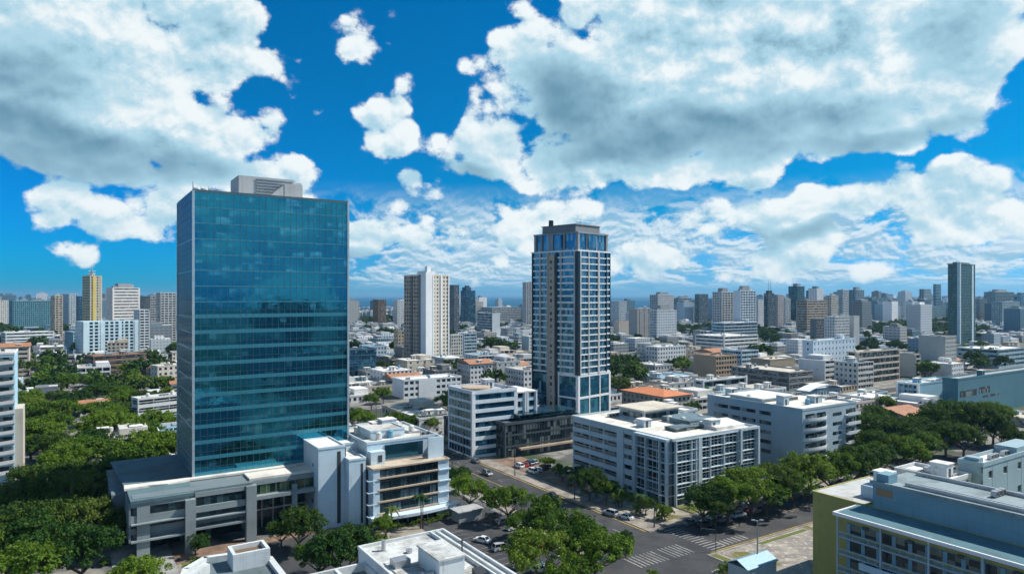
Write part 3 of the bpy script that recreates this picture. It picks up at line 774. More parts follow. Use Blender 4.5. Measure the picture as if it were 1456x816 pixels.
FOOT.append((*(ST(72, 182)[:2]), 19, 18, TH))

# ================================================================ white deck building (centre right)
k3 = empty('white_deck_building', ST(143.8, 137.6), R(TH), 'six-storey white office building with open banded side and glazed framed corner, facing the crossing', 'office building')
CW = wall_mat((0.49, 0.58, 0.62), stain=.55, name='grey_white_paint')
h3 = 18.6
A3, B3 = 37.0, 46.0
q = MB(); q.box(.9, A3 - .5, .9, B3 - .5, -.3, h3 - .2); q.build('core_wall', M_CORE, k3)
# left face: near bay solid columns, then open parking decks
q = MB()
for i in range(6):
    z = h3 - (i + 1) * 3.1
    if z < -.2: continue
    q.box(0, .5, 23, B3, z + 2.0, z + 3.1); q.box(-.3, .0, 23.2, B3 - .5, z + 1.7, z + 2.0)
    q.box(0, .5, 14.5, 23, z + 1.9, z + 3.1); q.box(-.02, .5, 14.5, 23, z - .02, z + .5)
    q.box(-1.5, .5, 0.6, 14, z + 2.75, z + 3.1); q.box(-1.35, -1.2, 0.6, 14, z + .85, z + 1.0); q.box(-1.9, -1.5, 0.6, 14, z + 2.85, z + 3.0)
for y in (0.9, 3.6, 9.2, 13.6): q.box(-2.0, .55, y - .2, y + .2, -.2, h3)
for y in (30, 37, 45.6): q.box(.1, .6, y - .3, y + .3, -.2, h3)
q.box(-.26, .6, 14.2, 16.6, -.2, h3 + .03); q.box(-.26, .6, 20.4, 23.4, -.2, h3 + .03); q.box(-2.0, .5, .6, 14, h3 - .3, h3 + .5)
for k in range(8): q.box(-1.4, -1.3, 1.8 + k * 1.6, 1.88 + k * 1.6, 3.2, h3 - .3)
q.build('wall', CW, k3)
for i in range(6):
    z = h3 - (i + 1) * 3.1
    q = MB(); q.box(.5, .8, 14.5, B3 - .5, z, z + 2.2); q.build('window_row', G_DARK, k3)
    q = MB(); q.box(-1.0, .7, .7, 14, z, z + 2.8); q.build('bay_window', glass_mat((0.012, 0.03, 0.045), (0.10, 0.17, 0.20), .55, .09, (1.7, 3.1), .45, name='framed_glass'), k3)
    q = MB(); 
    for k in range(43): q.box(.15, .25, 23.6 + k * .5, 23.75 + k * .5, z, z + .85)
    q.box(.1, .3, 23.4, B3 - .4, z + .8, z + .95); q.build('deck_railing', M_METAL, k3)
# right face: framed glazing
q = MB()
for i in range(6):
    z = h3 - (i + 1) * 3.1
    q.box(.5, A3, 0.05, .5, z + 2.8, z + 3.1); q.box(1.5, A3, -.45, .05, z + 2.88, z + 3.02); q.box(1.5, A3, -.3, -.2, z + 1.9, z + 2.0)
    if i < 5: q.box(1.5, A3, .2, .35, z + .85, z + 1.0)
for x in (1.2, 7.5, 9.5, 15.5, 21.5, 28, 36.5): q.box(x - .2, x + .2, -.35, .6, -.2, h3 + .02)
for k in range(20): q.box(2.2 + k * 1.7, 2.27 + k * 1.7, .1, .4, 3.2, h3 - .3)
q.box(10.2, 11.6, -.5, .7, -.2, h3 + .04)
q.build('frame', CW, k3)
for i in range(6):
    z = h3 - (i + 1) * 3.1
    q = MB(); q.box(.6, A3 - .1, .5, .8, z, z + 2.8); q.build('window_row', glass_mat((0.012, 0.03, 0.045), (0.10, 0.17, 0.20), .55, .09, (1.7, 3.1), .45, name='framed_glass'), k3)
q = MB()   # raised white arch frame to the right
q.box(28.4, 29.2, -.9, -.36, 8.6, h3 + .6); q.box(29.2, 37.5, -.9, -.36, h3 - .1, h3 + .6); q.box(36.7, 37.5, -.9, -.36, 6, h3 - .1); q.box(18, 36.7, -.9, -.36, 5.6, 6.2); q.build('white_frame', CW, k3)
roof(k3, A3, B3, h3, roof_mat((0.78, 0.74, 0.66), .55, 'pale_roof'), CW, .7, t=.4, over=.2)
q = MB(); q.box(14, 30, 26, 38, h3, h3 + 3.6); q.box(14.6, 29.5, 25.7, 26, h3 + .9, h3 + 2.7, 1); q.box(13.7, 14, 27, 37, h3 + .9, h3 + 2.7, 1); q.build('penthouse', [CW, G_DARK], k3)
q = MB(); q.box(12.6, 31, 24.5, 39, h3 + 3.6, h3 + 4.0); q.build('penthouse_roof', ROOFS['cream'], k3)
q = MB(); q.box(20, 33, 12, 24, h3 + .05, h3 + 1.8); q.build('sloped_roof_block', roof_mat((0.13, 0.20, 0.24), .5, 'dark_roof_membrane'), k3)
q = MB(); q.box(10, 22, 8, 13, h3 + .05, h3 + 1.2); q.build('skylight', G_DARK, k3)
q = MB(); q.prism([(22, 3), (35, 3), (35, 10), (22, 10)], h3 + .05, [h3 + 1, h3 + 1, h3 + 2.0, h3 + 2.0]); q.build('lean_to_roof', ROOFS['white'], k3)
clutter(k3, 2, 2, 32, 40, h3 + .12, random.Random(12), 16, CW)
FOOT.append((*(ST(167, 160)[:2]), 24, 23, TH))

# ================================================================ grey-white block further right
X, Y, a, b, h = solve(1141, 1006, 1217, base=676, top=584)
GW = (0.37, 0.48, 0.53)
k4 = empty('grey_white_block', (X, Y, 0), R(TH), 'six-storey grey-white block with sparse slit windows and curved balconies round its front corner', 'apartment block')
gwm = wall_mat(GW, stain=.4)
A4, B4, h4 = a, b, h
q = MB(); q.box(.0, a, .0, b, -.3, h4); q.build('wall', gwm, k4)
for i in range(5):
    z = h4 - 3.4 - i * 3.3
    for (y0, y1) in ((b * .30, b * .42), (b * .62, b * .74)) + (((b * .46, b * .60), (b * .76, b * .92)) if i < 2 else ()):
        q = MB(); q.box(-.04, .3, y0, y1, z, z + 1.25); w_ = q.build('window', G_DARK, k4)
        s_ = MB(); s_.box(-.12, .0, y0 - .1, y1 + .1, z - .12, z); s_.build('sill', gwm, w_)
    for (x0, x1) in ((a * .55, a * .72),):
        q = MB(); q.box(x0, x1, -.04, .3, z, z + 1.1); q.build('window', G_DARK, k4)
    # curved balcony
    q = MB(); n = 9
    for j in range(n):
        t0 = j / n; t1 = (j + 1) / n
        y0_ = -1.5 * sin(t0 * pi) ** .6; y1_ = -1.5 * sin(t1 * pi) ** .6
        q.prism([(a * .02 + t0 * a * .42, y0_ - .01), (a * .02 + t1 * a * .42, y1_ - .01), (a * .02 + t1 * a * .42, .05), (a * .02 + t0 * a * .42, .05)], z - .4, z - .12)
        q.prism([(a * .02 + t0 * a * .42, y0_ - .06), (a * .02 + t1 * a * .42, y1_ - .06), (a * .02 + t1 * a * .42, y1_ + .03), (a * .02 + t0 * a * .42, y0_ + .03)], z - .12, z + .75)
    q.build('balcony', wall_mat((0.66, 0.70, 0.71), stain=.4), k4)
    q = MB(); q.box(a * .05, a * .42, -.04, .3, z - .1, z + 2.0); q.build('window_row', G_DARK, k4)
    q = MB(); q.box(a * .80, a * 1.0 - .3, -.04, .3, z - .1, z + 1.8); q.build('window_row', G_DARK, k4)
    q = MB(); q.box(a * .78, a + .8, -1.4, -.01, z - .5, z - .2); q.box(a * .78, a + .8, -1.4, -1.25, z - .2, z + .6); q.build('balcony', wall_mat((0.66, 0.70, 0.71), stain=.4), k4)
roof(k4, a, b, h4, roof_mat((0.80, 0.76, 0.68), .6, 'pale_roof'), gwm, .7, t=.3, rnd=random.Random(8), units=9)
q = MB(); q.box(a * .1, a * .65, b * .45, b * .8, h4, h4 + 1.3); q.build('upper_storey', gwm, k4)
q = MB(); q.box(a * .08, a * .67, b * .43, b * .82, h4 + 1.3, h4 + 1.6); q.build('upper_roof', ROOFS['white'], k4)
FOOT.append((X + 4, Y + 26, a / 2 + 2, b / 2 + 2, TH))

# ================================================================ the dark and white high-rise
X, Y, a, b, h = solve(822, 757, 867, base=602, top=357, th=45)
k8 = empty('banded_high_rise', (X, Y, 0), R(45), 'dark glass high-rise with white floor bands, beige service strip and stepped crown', 'tower')
BW = wall_mat((0.74, 0.75, 0.74), stain=.25, name='white_band'); BD = plain((0.012, 0.03, 0.045), 0.25, 0.3, 'dark_cladding')
BT = wall_mat((0.46, 0.38, 0.30), stain=.35, name='beige_strip')
gk = glass_mat((0.04, 0.16, 0.25), (0.20, 0.36, 0.44), .8, .07, (1.3, 3.6), .45, name='tower_glass')
zb = 22.5; zt = h
q = MB(); q.box(.6, a - .6, .6, b - .6, -.3, zt); q.build('core_wall', M_CORE, k8)
q = MB()   # base: white framed double-height glazing on the right face
q.box(-.3, 1.0, -.35, .6, -.2, zb); q.box(a - 1.0, a + .3, -.35, .6, -.2, zb); q.box(1, a - 1, -.3, .6, zb - 1.0, zb + .1); q.box(1, a - 1, -.3, .6, 11.2, 12.2); q.box(1, a - 1, -.3, .6, 1.5, 3.0)
for f in (.34, .67): q.box(a * f - .35, a * f + .35, -.28, .6, 3, zb - 1)
q.box(-.32, .6, .6, b * .42, zb - .8, zb + .08); q.box(-.32, .6, .6, b * .42, 11.3, 12.0); q.box(-.3, .6, .6, 1.2, 0, zb); q.box(-.3, .6, b * .4, b * .42, 0, zb)
q.build('base_frame', BW, k8)
for (z_, zz_) in ((3, 11.2), (12.2, zb - 1)):
    q = MB(); q.box(1, a - 1, .1, .6, z_, zz_); q.build('base_window', glass_mat((0.05, 0.26, 0.40), (0.12, 0.42, 0.55), .85, .06, (2.5, 4.0), .3, name='base_glass'), k8)
    q = MB(); q.box(.1, .6, 1, b - .6, z_, zz_); q.build('base_window', gk, k8)
NF = 19; fh = (zt - zb) / NF
for i in range(NF):
    z = zb + i * fh
    q = MB(); q.box(0.15, a - .15, 0.15, .6, z, z + fh); q.box(.15, .6, .6, b - .2, z, z + fh); q.build('window_row', gk, k8)
    q = MB(); q.box(1.4, a * .86, -.40, .2, z + .05, z + .55); q.box(a * .90, a + .1, -.2, .2, z + .1, z + .8); q.box(-.5, .2, b * .08, b * .42, z, z + .85)
    q.box(-.35, .2, b * .67, b * .97, z + .1, z + .85); q.build('floor_band', BW, k8)
q = MB(); q.box(-.5, .9, -.5, 1.4, zb, zt + .5); q.box(a * .87, a * .89, -.35, .3, zb, zt); q.box(-.4, .3, b * .43, b * .47, 3, zt); q.box(-.3, .5, b * .97, b + .2, 0, zt); q.box(a - .3, a + .35, -.2, .6, zb, zt); q.box(a - .3, a + .2, .6, b, 0, zt)
q.build('dark_pier', BD, k8)
q = MB(); q.box(-.75, -.5, 1.5, 2.1, zb, zt); q.box(1.0, 1.7, -.6, .2, zb, zt); q.box(a * .60, a * .645, -.55, .2, zb, zt); q.box(a * .30, a * .325, -.5, .2, zb, zt); q.box(-.62, .2, b * .34, b * .36, zb, zt); q.box(-.62, .2, b * .80, b * .82, zb, zt); q.build('pale_pier', PLW, k8)
q = MB(); q.box(-.9, .3, b * .49, b * .60, 1, zt - 1); q.box(-.5, .3, b * .62, b * .66, 1, zt - .5); q.build('service_strip', BT, k8)
q = MB()
for i in range(24): q.box(-.95, -.85, b * .53, b * .57, 4 + i * 3.1, 5.6 + i * 3.1)
q.build('service_window', G_DARK, k8)
q = MB(); q.box(-.6, a + .2, -.6, b + .2, zt, zt + .7); q.build('crown_slab', BW, k8)
q = MB(); q.box(1.2, a - 1.2, 1.2, b - 1.2, zt + .7, zt + 8.6); q.build('crown_core', gk, k8)
q = MB()
for (x, y, w, d) in ((.6, .6, 1.4, 1.4), (a - 2, .6, 1.4, 1.4), (a * .3, .8, .8, .6), (a * .6, .8, .8, .6), (.6, b * .3, .6, 1.0), (.6, b * .55, .6, 3.0), (.6, b * .8, .6, 1), (.6, b - 2, 1.4, 1.4)):
    q.box(x, x + w, y, y + d, zt + .7, zt + 8.6)
q.box(.4, a - .4, .4, b - .4, zt + 8.6, zt + 9.4); q.build('crown_frame', wall_mat((0.26, 0.29, 0.31), stain=.4), k8)
for (x0, x1, y0, y1) in ((a * .34, a * .58, .3, 1.2), (.3, 1.2, b * .36, b * .52)):
    q = MB(); q.box(x0, x1, y0, y1, zt + 2, zt + 8.2); q.build('crown_window', gk, k8)
q = MB(); q.box(3, a - 3, 4, b - 4, zt + 9.4, zt + 13.0); q.box(2.6, a - 2.6, 3.6, b - 3.6, zt + 13, zt + 13.4); q.build('plant_room', wall_mat((0.20, 0.22, 0.23), stain=.4), k8)
for (x, y) in ((5, b - 8), (6.6, b - 6.6)):
    q = MB(); q.tube((x, y, zt + 13.4), (x, y, zt + 16.3), 1.2, 1.2, 14); q.build('water_tank', BD, k8)
q = MB(); q.tube((6, 5, zt + 13), (6, 5, zt + 18), .12, .05); q.tube((8, 5, zt + 13), (8, 5, zt + 16.5), .1, .05)
for k in range(9): q.tube((4 + k * 1.8, 4.2, zt + 13.4), (4 + k * 1.8, 4.2, zt + 14.8), .07, .07, 5)
q.tube((4, 4.2, zt + 14.8), (18.4, 4.2, zt + 14.8), .07, .07, 5); q.build('roof_antenna', M_METAL, k8)
FOOT.append((X - 2, Y + 19, 17, 17, 45))
KX, KY = X, Y

# ================================================================ banded blue office and its dark glass annex
X, Y, a, b, h = solve(672, 637, 757, base=655, top=556)
k9, a, b, h = B('banded_office', 'white office building with tilted blue window bands, beyond the avenue left of the banded high-rise', 672, 637, 735, 556, base=652,
   cat='office building', wall=(0.68, 0.74, 0.78), F=dict(k='bands', fh=3.6, sp=.30, m=30, end=1.2, head=.1, glass=glass_mat((0.02, 0.16, 0.28), (0.10, 0.30, 0.42), .8, .08, (2.4, 3.6), .3, name='sky_blue_glass'), skip=None), L=dict(k='curtain', fh=3.6, sp=.2, m=2.2, mw=.06, glass=G_TEAL), roofk='grey', units=8, par=1.2)
q = MB(); q.box(a - .1, a + 10, .9, b - 3, -.2, h - 1.2)
q.build('side_wing', KW, k9)
for i in range(6):
    for (x0, x1) in ((a + 1, a + 3.2), (a + 6.4, a + 8.6)):
        q = MB(); q.box(x0, x1, .78, 1.3, 3.2 + i * 3.5, 5.2 + i * 3.5); q.build('wing_window', G_DARK, k9)
q = MB()
for x in (a + .4, a + 4.4, a + 5.4, a + 9.6): q.box(x - .3, x + .3, .5, .95, -.2, h - .6)
q.box(a, a + 10, .5, b - 3, h - 1.2, h - .7); q.build('wing_frame', BW, k9)
q = MB(); q.box(-.6, .4, -.6, .4, -.2, h + .6); q.build('corner_fin', BW, k9)
q = MB(); q.tube((6, 8, h + .2), (6, 8, h + 1.6), 5.5, 5.5, 24); q.build('round_roof_room', KT, k9)
k9b = building('dark_glass_annex', 'low black-glass annex with tan ledge, in front of the banded high-rise and beside the plaza', 'annex', tuple(ST(134.6, 212)), TH, 36, 15, 12.2, wall=(0.06, 0.08, 0.09), trim=(0.38, 0.31, 0.24),
   F=dict(k='curtain', fh=3.9, sp=.1, m=1.4, mw=.07, mm=2), L=dict(k='curtain', fh=3.9, sp=.1, m=1.4, mw=.07, mm=2), glass=G_DARK, roofk='dark', units=4)
q = MB(); q.box(6, 36.5, -1.6, .2, 2.6, 3.3); q.build('ledge', KT, k9b)
q = MB(); q.box(8, 34, 2, 13, 12.4, 14.6); q.box(7.4, 34.6, 1.4, 13.6, 14.6, 15); q.build('glazed_upper_room', G_TEAL, k9b)
k9c = building('dark_glass_lobby', 'two-storey black glass lobby at the foot of the blue banded office, by the avenue', 'annex', tuple(ST(128.5, 227.0)), TH, 14, 22, 10.0, wall=(0.05, 0.06, 0.07), F=CURT, L=CURT, glass=G_DARK, roofk='dark', units=1)

# ================================================================ tan residential tower
X, Y, a, b, h = solve(606, 574, 638, D=560, top=392, th=45)
k11 = empty('tan_residential_tower', (X, Y, 0), R(45), 'tan and white residential tower with tall pale corner fin and stepped top', 'tower')
tn = wall_mat((0.44, 0.35, 0.27), stain=.3); wf = wall_mat((0.76, 0.78, 0.78), stain=.2); cr = wall_mat((0.68, 0.62, 0.52), stain=.3)  # right wall's lighter cream puts its sunlight into the colour
q = MB(); q.box(.6, a - .6, .6, b - .6, -.3, h); q.build('core_wall', M_CORE, k11)
q = MB(); NF = 26; fh = h / NF
facade(k11, q, 'L', a, b, 2, h, dict(k='grid', fh=3.2, sp=.35, m=3.4, pw=.42, head=.12), G_DARK)
q.build('left_wall', [tn, tn], k11)
q = MB(); facade(k11, q, 'F', a, b, 2, h, dict(k='grid', fh=3.2, sp=.4, m=3.6, pw=.5, head=.14), G_DARK); q.build('right_wall', [cr, cr], k11)
q = MB(); q.box(-1.6, 5.2, -1.6, 5.2, -.2, h + 2.5); q.build('corner_fin', wf, k11)
q = MB(); q.box(-1.0, .4, 5.25, 9.5, 0, h + .8); q.box(-.8, .4, b * .6, b * .66, 0, h); q.build('dark_strip', wall_mat((0.16, 0.17, 0.18)), k11)
q = MB(); q.box(6.6, 7.9, -.8, .3, 0, h + .5); q.box(a * .62, a * .68, -.6, .3, 0, h + .4); q.box(a - .8, a + .3, -.5, .6, 0, h + .4); q.build('pale_fin', wf, k11)
roof(k11, a, b, h, 'grey', cr, 1.2, units=5, rnd=random.Random(2))
q = MB(); q.box(4, a * .55, 4, b * .55, h, h + 4.2); q.build('plant_room', wf, k11)
q = MB(); q.box(5.5, 9.0, 5.5, 9.0, h + 4.2, h + 8.2); q.build('lift_overrun', wf, k11)
FOOT.append((X, Y + 18, 20, 20, 45))

# ================================================================ foreground roofs
YW = wall_mat((0.38, 0.34, 0.10), stain=.45, name='yellow_paint'); BW5 = wall_mat((0.17, 0.32, 0.39), stain=.45, name='blue_grey_paint')
GTR = wall_mat((0.36, 0.46, 0.50), stain=.5, name='gallery_trim')
k5 = empty('yellow_ended_building', ST(126, 10), R(TH), 'long foreground building with olive yellow walls, stepped blue-grey roof storey and white framed galleries', 'building')
q = MB(); q.box(8, 30, 0, 77.7, -.3, 17.9); q.build('yellow_wall', YW, k5)
q = MB(); q.box(0.9, 8, 0, 66.5, -.3, 17.3); q.build('yellow_wing_wall', YW, k5)
q = MB(); q.prism([(-0.2, 0), (8.0, 0), (8.0, 67.5), (-0.2, 67.5)], 17.3, [17.45, 17.9, 17.9, 17.45]); q.build('terrace_roof', roof_mat((0.085, 0.19, 0.23), .45, 'blue_grey_roof'), k5)
q = MB(); q.box(-.55, -.15, 0, 67.9, 17.1, 17.75); q.box(-.15, 8.0, 67.5, 67.9, 17.1, 17.75); q.build('eave', BW, k5)
for i in range(3):
    z = 14.0 - i * 3.3
    q = MB(); q.box(.75, 1.0, .5, 65.8, z, z + 1.9); q.build('window_row', glass_mat((0.015, 0.03, 0.04), (0.12, 0.14, 0.12), .3, .15, (2.1, 3), .4, name='gallery_glass'), k5)
    q = MB(); q.box(-.45, .9, 0, 67.2, z - .9, z - .65); q.box(-.45, -.3, 0, 67.2, z + .15, z + .3)
    for k in range(46): q.box(-.42, -.34, .7 + k * 1.47, .78 + k * 1.47, z - .65, z + .15)
    q.build('gallery_rail', GTR, k5)
    q = MB()
    for k in range(23): q.box(.6, .9, 1.2 + k * 2.9, 1.9 + k * 2.9, z - .1, z + 1.95)
    q.box(.72, .9, .5, 65.8, z + 1.9, z + 2.0); q.box(.72, .9, .5, 65.8, z - .1, z)
    q.build('window_surround', BW5, k5)
q = MB()
for k in range(8): q.box(-.5, -.2, 8 + k * 8.4, 8.3 + k * 8.4, 0, 17.1)
q.build('gallery_post', GTR, k5)
q = MB(); q.box(-1.6, .6, 50, 62, 8.6, 9.0); q.box(-1.6, -1.4, 50, 62, 9, 9.9); q.build('awning', wall_mat((0.42, 0.55, 0.62)), k5)
q = MB()
for k in range(7): q.box(.55, .92, 61.5 - k * 8.3, 62.6 - k * 8.3, 15.5, 16.1); 
q.build('wall_vent', M_DMETAL, k5)
roof(k5, 22, 11.5, 17.9, roof_mat((0.52, 0.53, 0.51), .75, 'worn_roof'), YW, .25, ox=8, oy=66.2, t=.35, over=.15)
q = MB(); q.box(8.6, 22, 0, 65.0, 17.9, 22.5); q.build('upper_wall', BW5, k5)
q = MB(); q.box(8.3, 22.2, 0, 65.3, 22.5, 22.8); q.box(8.2, 8.6, 0, 65.4, 22.8, 23.2); q.build('upper_roof', roof_mat((0.26, 0.33, 0.35), .6, 'blue_grey_roof2'), k5)
for (x, y0, y1) in ((11.0, 2, 60), (12.0, 2, 58), (21.2, 0, 63)):
    q = MB(); q.box(x, x + .55, y0, y1, 22.8, 23.5); q.box(x + .6, x + .75, y0, y1 - 2, 22.8, 23.25); q.build('roof_duct', [M_METAL], k5)
q = MB(); q.box(9.2, 12.5, 62.2, 64.6, 22.8, 24.6); q.build('roof_hatch', BW5, k5)
q = MB(); q.box(8.56, 8.64, 61.0, 64.3, 20.4, 21.9); q.build('louvre_window', wall_mat((0.30, 0.20, 0.12)), k5)
q = MB(); q.box(13, 20, 64.9, 70, 17.9, 20.5); q.box(22.2, 30, 2, 60, 17.9, 19.6); q.build('back_roof_block', KW, k5)
q = MB(); q.box(16, 19, 66, 69, 20.5, 23); q.box(15.8, 19.2, 65.8, 69.2, 23, 23.3); q.build('stair_head', BW, k5)
clutter(k5, 22, 20, 9, 40, 19.7, random.Random(3), 7, KW); clutter(k5, 12, 4, 9, 55, 22.85, random.Random(6), 3, KW)
FOOT.append((*(ST(142, 50)[:2]), 19, 40, TH))
k6 = building('pale_roof_neighbour', 'pale blue-grey building with stepped parapet, behind the yellow-ended building at the right edge', 'building', tuple(ST(170, 70)), TH, 30, 5, 22, wall=(0.30, 0.42, 0.46), F=dict(k='grid', fh=5, sp=.45, m=7, pw=.72, head=.25), L=BLANK, units=2)
q = MB(); q.box(18, 30, 0.3, 5, 21, 24); q.build('stepped_parapet', wall_mat((0.30, 0.42, 0.46)), k6)
q = MB(); q.box(0.5, 2.5, 1, 4, 22, 23.6); q.build('stair_head', wall_mat((0.30, 0.42, 0.46)), k6)
k6b = building('low_cluttered_roof_house', 'low white house with brown sheds on its roof, behind the yellow-ended building', 'house', tuple(ST(160, 72)), TH, 9, 12, 19.5, wall=WHITE, F=GRID, L=GRID, units=9, roofk='white')

WR = roof_mat((0.66, 0.68, 0.66), .95, 'stained_white_roof'); WW = wall_mat((0.64, 0.68, 0.68), stain=.75, name='stained_white_wall')
k7 = empty('stained_roof_building', ST(38.5, 60), R(TH), 'foreground building with stained white flat roof and small white hut, bottom centre', 'building')
q = MB(); q.box(0, 15, 0, 44, -.3, 19.8); q.build('wall', WW, k7)
roof(k7, 15, 44, 19.8, WR, WW, .55, t=.35, over=.1)
q = MB(); q.box(5.2, 9.2, 26.0, 33.0, 19.9, 22.6); q.build('roof_hut', WW, k7)
q = MB(); q.box(5.0, 9.4, 25.8, 33.2, 22.6, 22.85); q.build('hut_roof', WR, k7)
q = MB(); q.box(9.18, 9.24, 29, 31, 20.6, 22.2); q.box(9.21, 9.27, 27, 27.9, 20, 22, 0); q.build('hut_window', G_BLUE, k7)
q = MB(); q.box(12.2, 12.5, 0, 43.6, 19.9, 20.5); q.box(13.4, 13.6, 0, 43.6, 19.9, 20.35); q.build('roof_kerb', WW, k7)
q = MB(); q.tube((11, 30, 19.8), (11, 30, 23.6), .12, .1); q.tube((10.4, 30, 23.2), (11.6, 30, 23.2), .06); q.build('vent_pipe', M_DMETAL, k7)
q = MB(); q.tube((3, 41, 19.8), (3, 41, 21.6), .35, .35, 10); q.build('roof_vent', M_METAL, k7)
q = MB(); q.tube((6, 38, 19.9), (6, 38, 20.5), .5, .5, 10); q.build('roof_vent', M_METAL, k7)
q = MB(); q.box(1.5, 4, 33, 35, 19.9, 21); q.build('rooftop_unit', M_METAL, k7)
q = MB(); q.tube((1.0, 2, 20.0), (1.0, 36, 20.0), .09, .09, 6); q.tube((1.0, 36, 20.0), (4.8, 36, 20.0), .09, .09, 6); q.build('roof_pipe', M_METAL, k7)
q = MB(); q.tube((9.6, 24, 20.0), (9.6, 4, 20.0), .12, .12, 6); q.tube((9.6, 24, 20.0), (12.1, 24, 20.0), .12, .12, 6); q.build('roof_pipe', M_DMETAL, k7)
for (x, y) in ((3.5, 27), (7, 22), (10.5, 37)):
    q = MB(); q.box(x, x + 1.3, y, y + 1.0, 20.0, 20.9); q.box(x + .2, x + 1.1, y - .03, y, 20.1, 20.8, 1); q.build('rooftop_unit', [M_METAL, M_DMETAL], k7)
q = MB(); q.prism([(10.2, 24), (11.8, 24), (11.8, 25.6), (10.2, 25.6)], 19.9, [20.3, 20.3, 20.8, 20.8]); q.build('roof_hatch', M_DMETAL, k7)

q = MB(); q.box(-11, 0, 0, 41, -.3, 17.5); q.build('side_wall', WW, k7)
roof(k7, 11, 41, 17.5, roof_mat((0.16, 0.19, 0.20), .7, 'dark_stained_roof'), WW, 1.3, ox=-11, oy=0, t=.45, over=.1)
q = MB(); q.box(-5.2, -4.7, 0, 40.4, 17.6, 19.0); q.box(-9, -7, 33, 35, 17.6, 18.5); q.build('roof_divider', WW, k7)
clutter(k7, -10, 24, 9, 14, 17.65, random.Random(9), 3, WW)
FOOT.append((*(ST(40, 82)[:2]), 15, 24, TH))
k7b = empty('curved_edge_building', ST(4, 70), R(TH), 'dark-roofed foreground building with white kerbs and an open square roof box, bottom left of centre', 'building')
q = MB(); q.prism([(9, 0), (23.2, 0), (23.2, 42), (20, 47), (14, 48), (10.5, 44.5), (9, 39)], -.3, 17.6); q.build('wall', WW, k7b)
q = MB(); q.prism([(9.3, 0), (22.8, 0), (22.8, 41.7), (19.8, 46.6), (14.1, 47.6), (10.8, 44.2), (9.3, 38.8)], 17.6, 17.85); q.build('roof', roof_mat((0.14, 0.19, 0.21), .6, 'dark_stained_roof2'), k7b)
q = MB(); ring = [(9, 0), (9, 39), (10.5, 44.5), (14, 48), (20, 47), (23.2, 42), (23.2, 0)]
for (p0, p1) in zip(ring[:-1], ring[1:]):
    d = Vector((p1[0] - p0[0], p1[1] - p0[1], 0)).normalized(); n_ = Vector((d.y, -d.x, 0)) * .9
    q.prism([p0, (p0[0] + n_.x, p0[1] + n_.y), (p1[0] + n_.x, p1[1] + n_.y), p1][::-1], 17.7, 18.5)
q.build('roof_kerb', WW, k7b)
q = MB()
for (x0, x1, y0, y1) in ((17, 22.5, 40.5, 41.0), (17, 22.5, 44.5, 45), (17, 17.5, 41, 44.5), (22, 22.5, 41, 44.5)): q.box(x0, x1, y0, y1, 17.6, 20.4)
q.box(17.5, 22, 41, 44.5, 17.8, 19.7, 1); q.build('roof_box', [WW, plain((0.16, 0.11, 0.07), .9, name='soil')], k7b)
clutter(k7b, 9.5, 12, 12, 26, 17.85, random.Random(10), 6, WW)
q = MB(); q.prism([(10.6, 39), (14, 42), (13.4, 43.4), (10.4, 40)], 17.7, 19.2); q.build('roof_screen', WW, k7b)
FOOT.append((*(ST(15, 95)[:2]), 14, 26, TH))

# left edge block
X, D_ = (-41 - CX) / FPX * 215, 215
k12 = empty('left_edge_balcony_block', (X, D_, 0), R(TH), 'pale blue apartment block with wavy white balconies, at the left edge of the view', 'apartment block')
q = MB(); q.box(0, 11, 0, 18, -.3, 41); q.build('wall', wall_mat((0.36, 0.58, 0.70), stain=.3), k12)
for i in range(12):
    z = 2.5 + i * 3.2
    q = MB(); q.box(7.0, 10.6, -.06, .2, z + .3, z + 2.4); q.build('window_row', G_DARK, k12)
    q = MB(); q.prism([(6.8, -1.6), (11.2, -1.6), (11.2, -.02), (6.8, -.02)], [z - .2, z + .1, z + .1, z - .2], [z + .1, z + .4, z + .4, z + .1]); q.prism([(6.8, -1.7), (11.3, -1.7), (11.3, -1.5), (6.8, -1.5)], [z + .1, z + .4, z + .4, z + .1], [z + 1.1, z + 1.5, z + 1.5, z + 1.1]); q.build('balcony', BW, k12)
roof(k12, 11, 18, 41, 'white', BW, .6, units=2, rnd=random.Random(1))
q = MB(); q.box(11, 13.2, 2, 14, -.2, 23); q.build('side_wing', wall_mat((0.52, 0.47, 0.40), stain=.4), k12)
FOOT.append((X - 2, D_ + 9, 9, 12, TH))

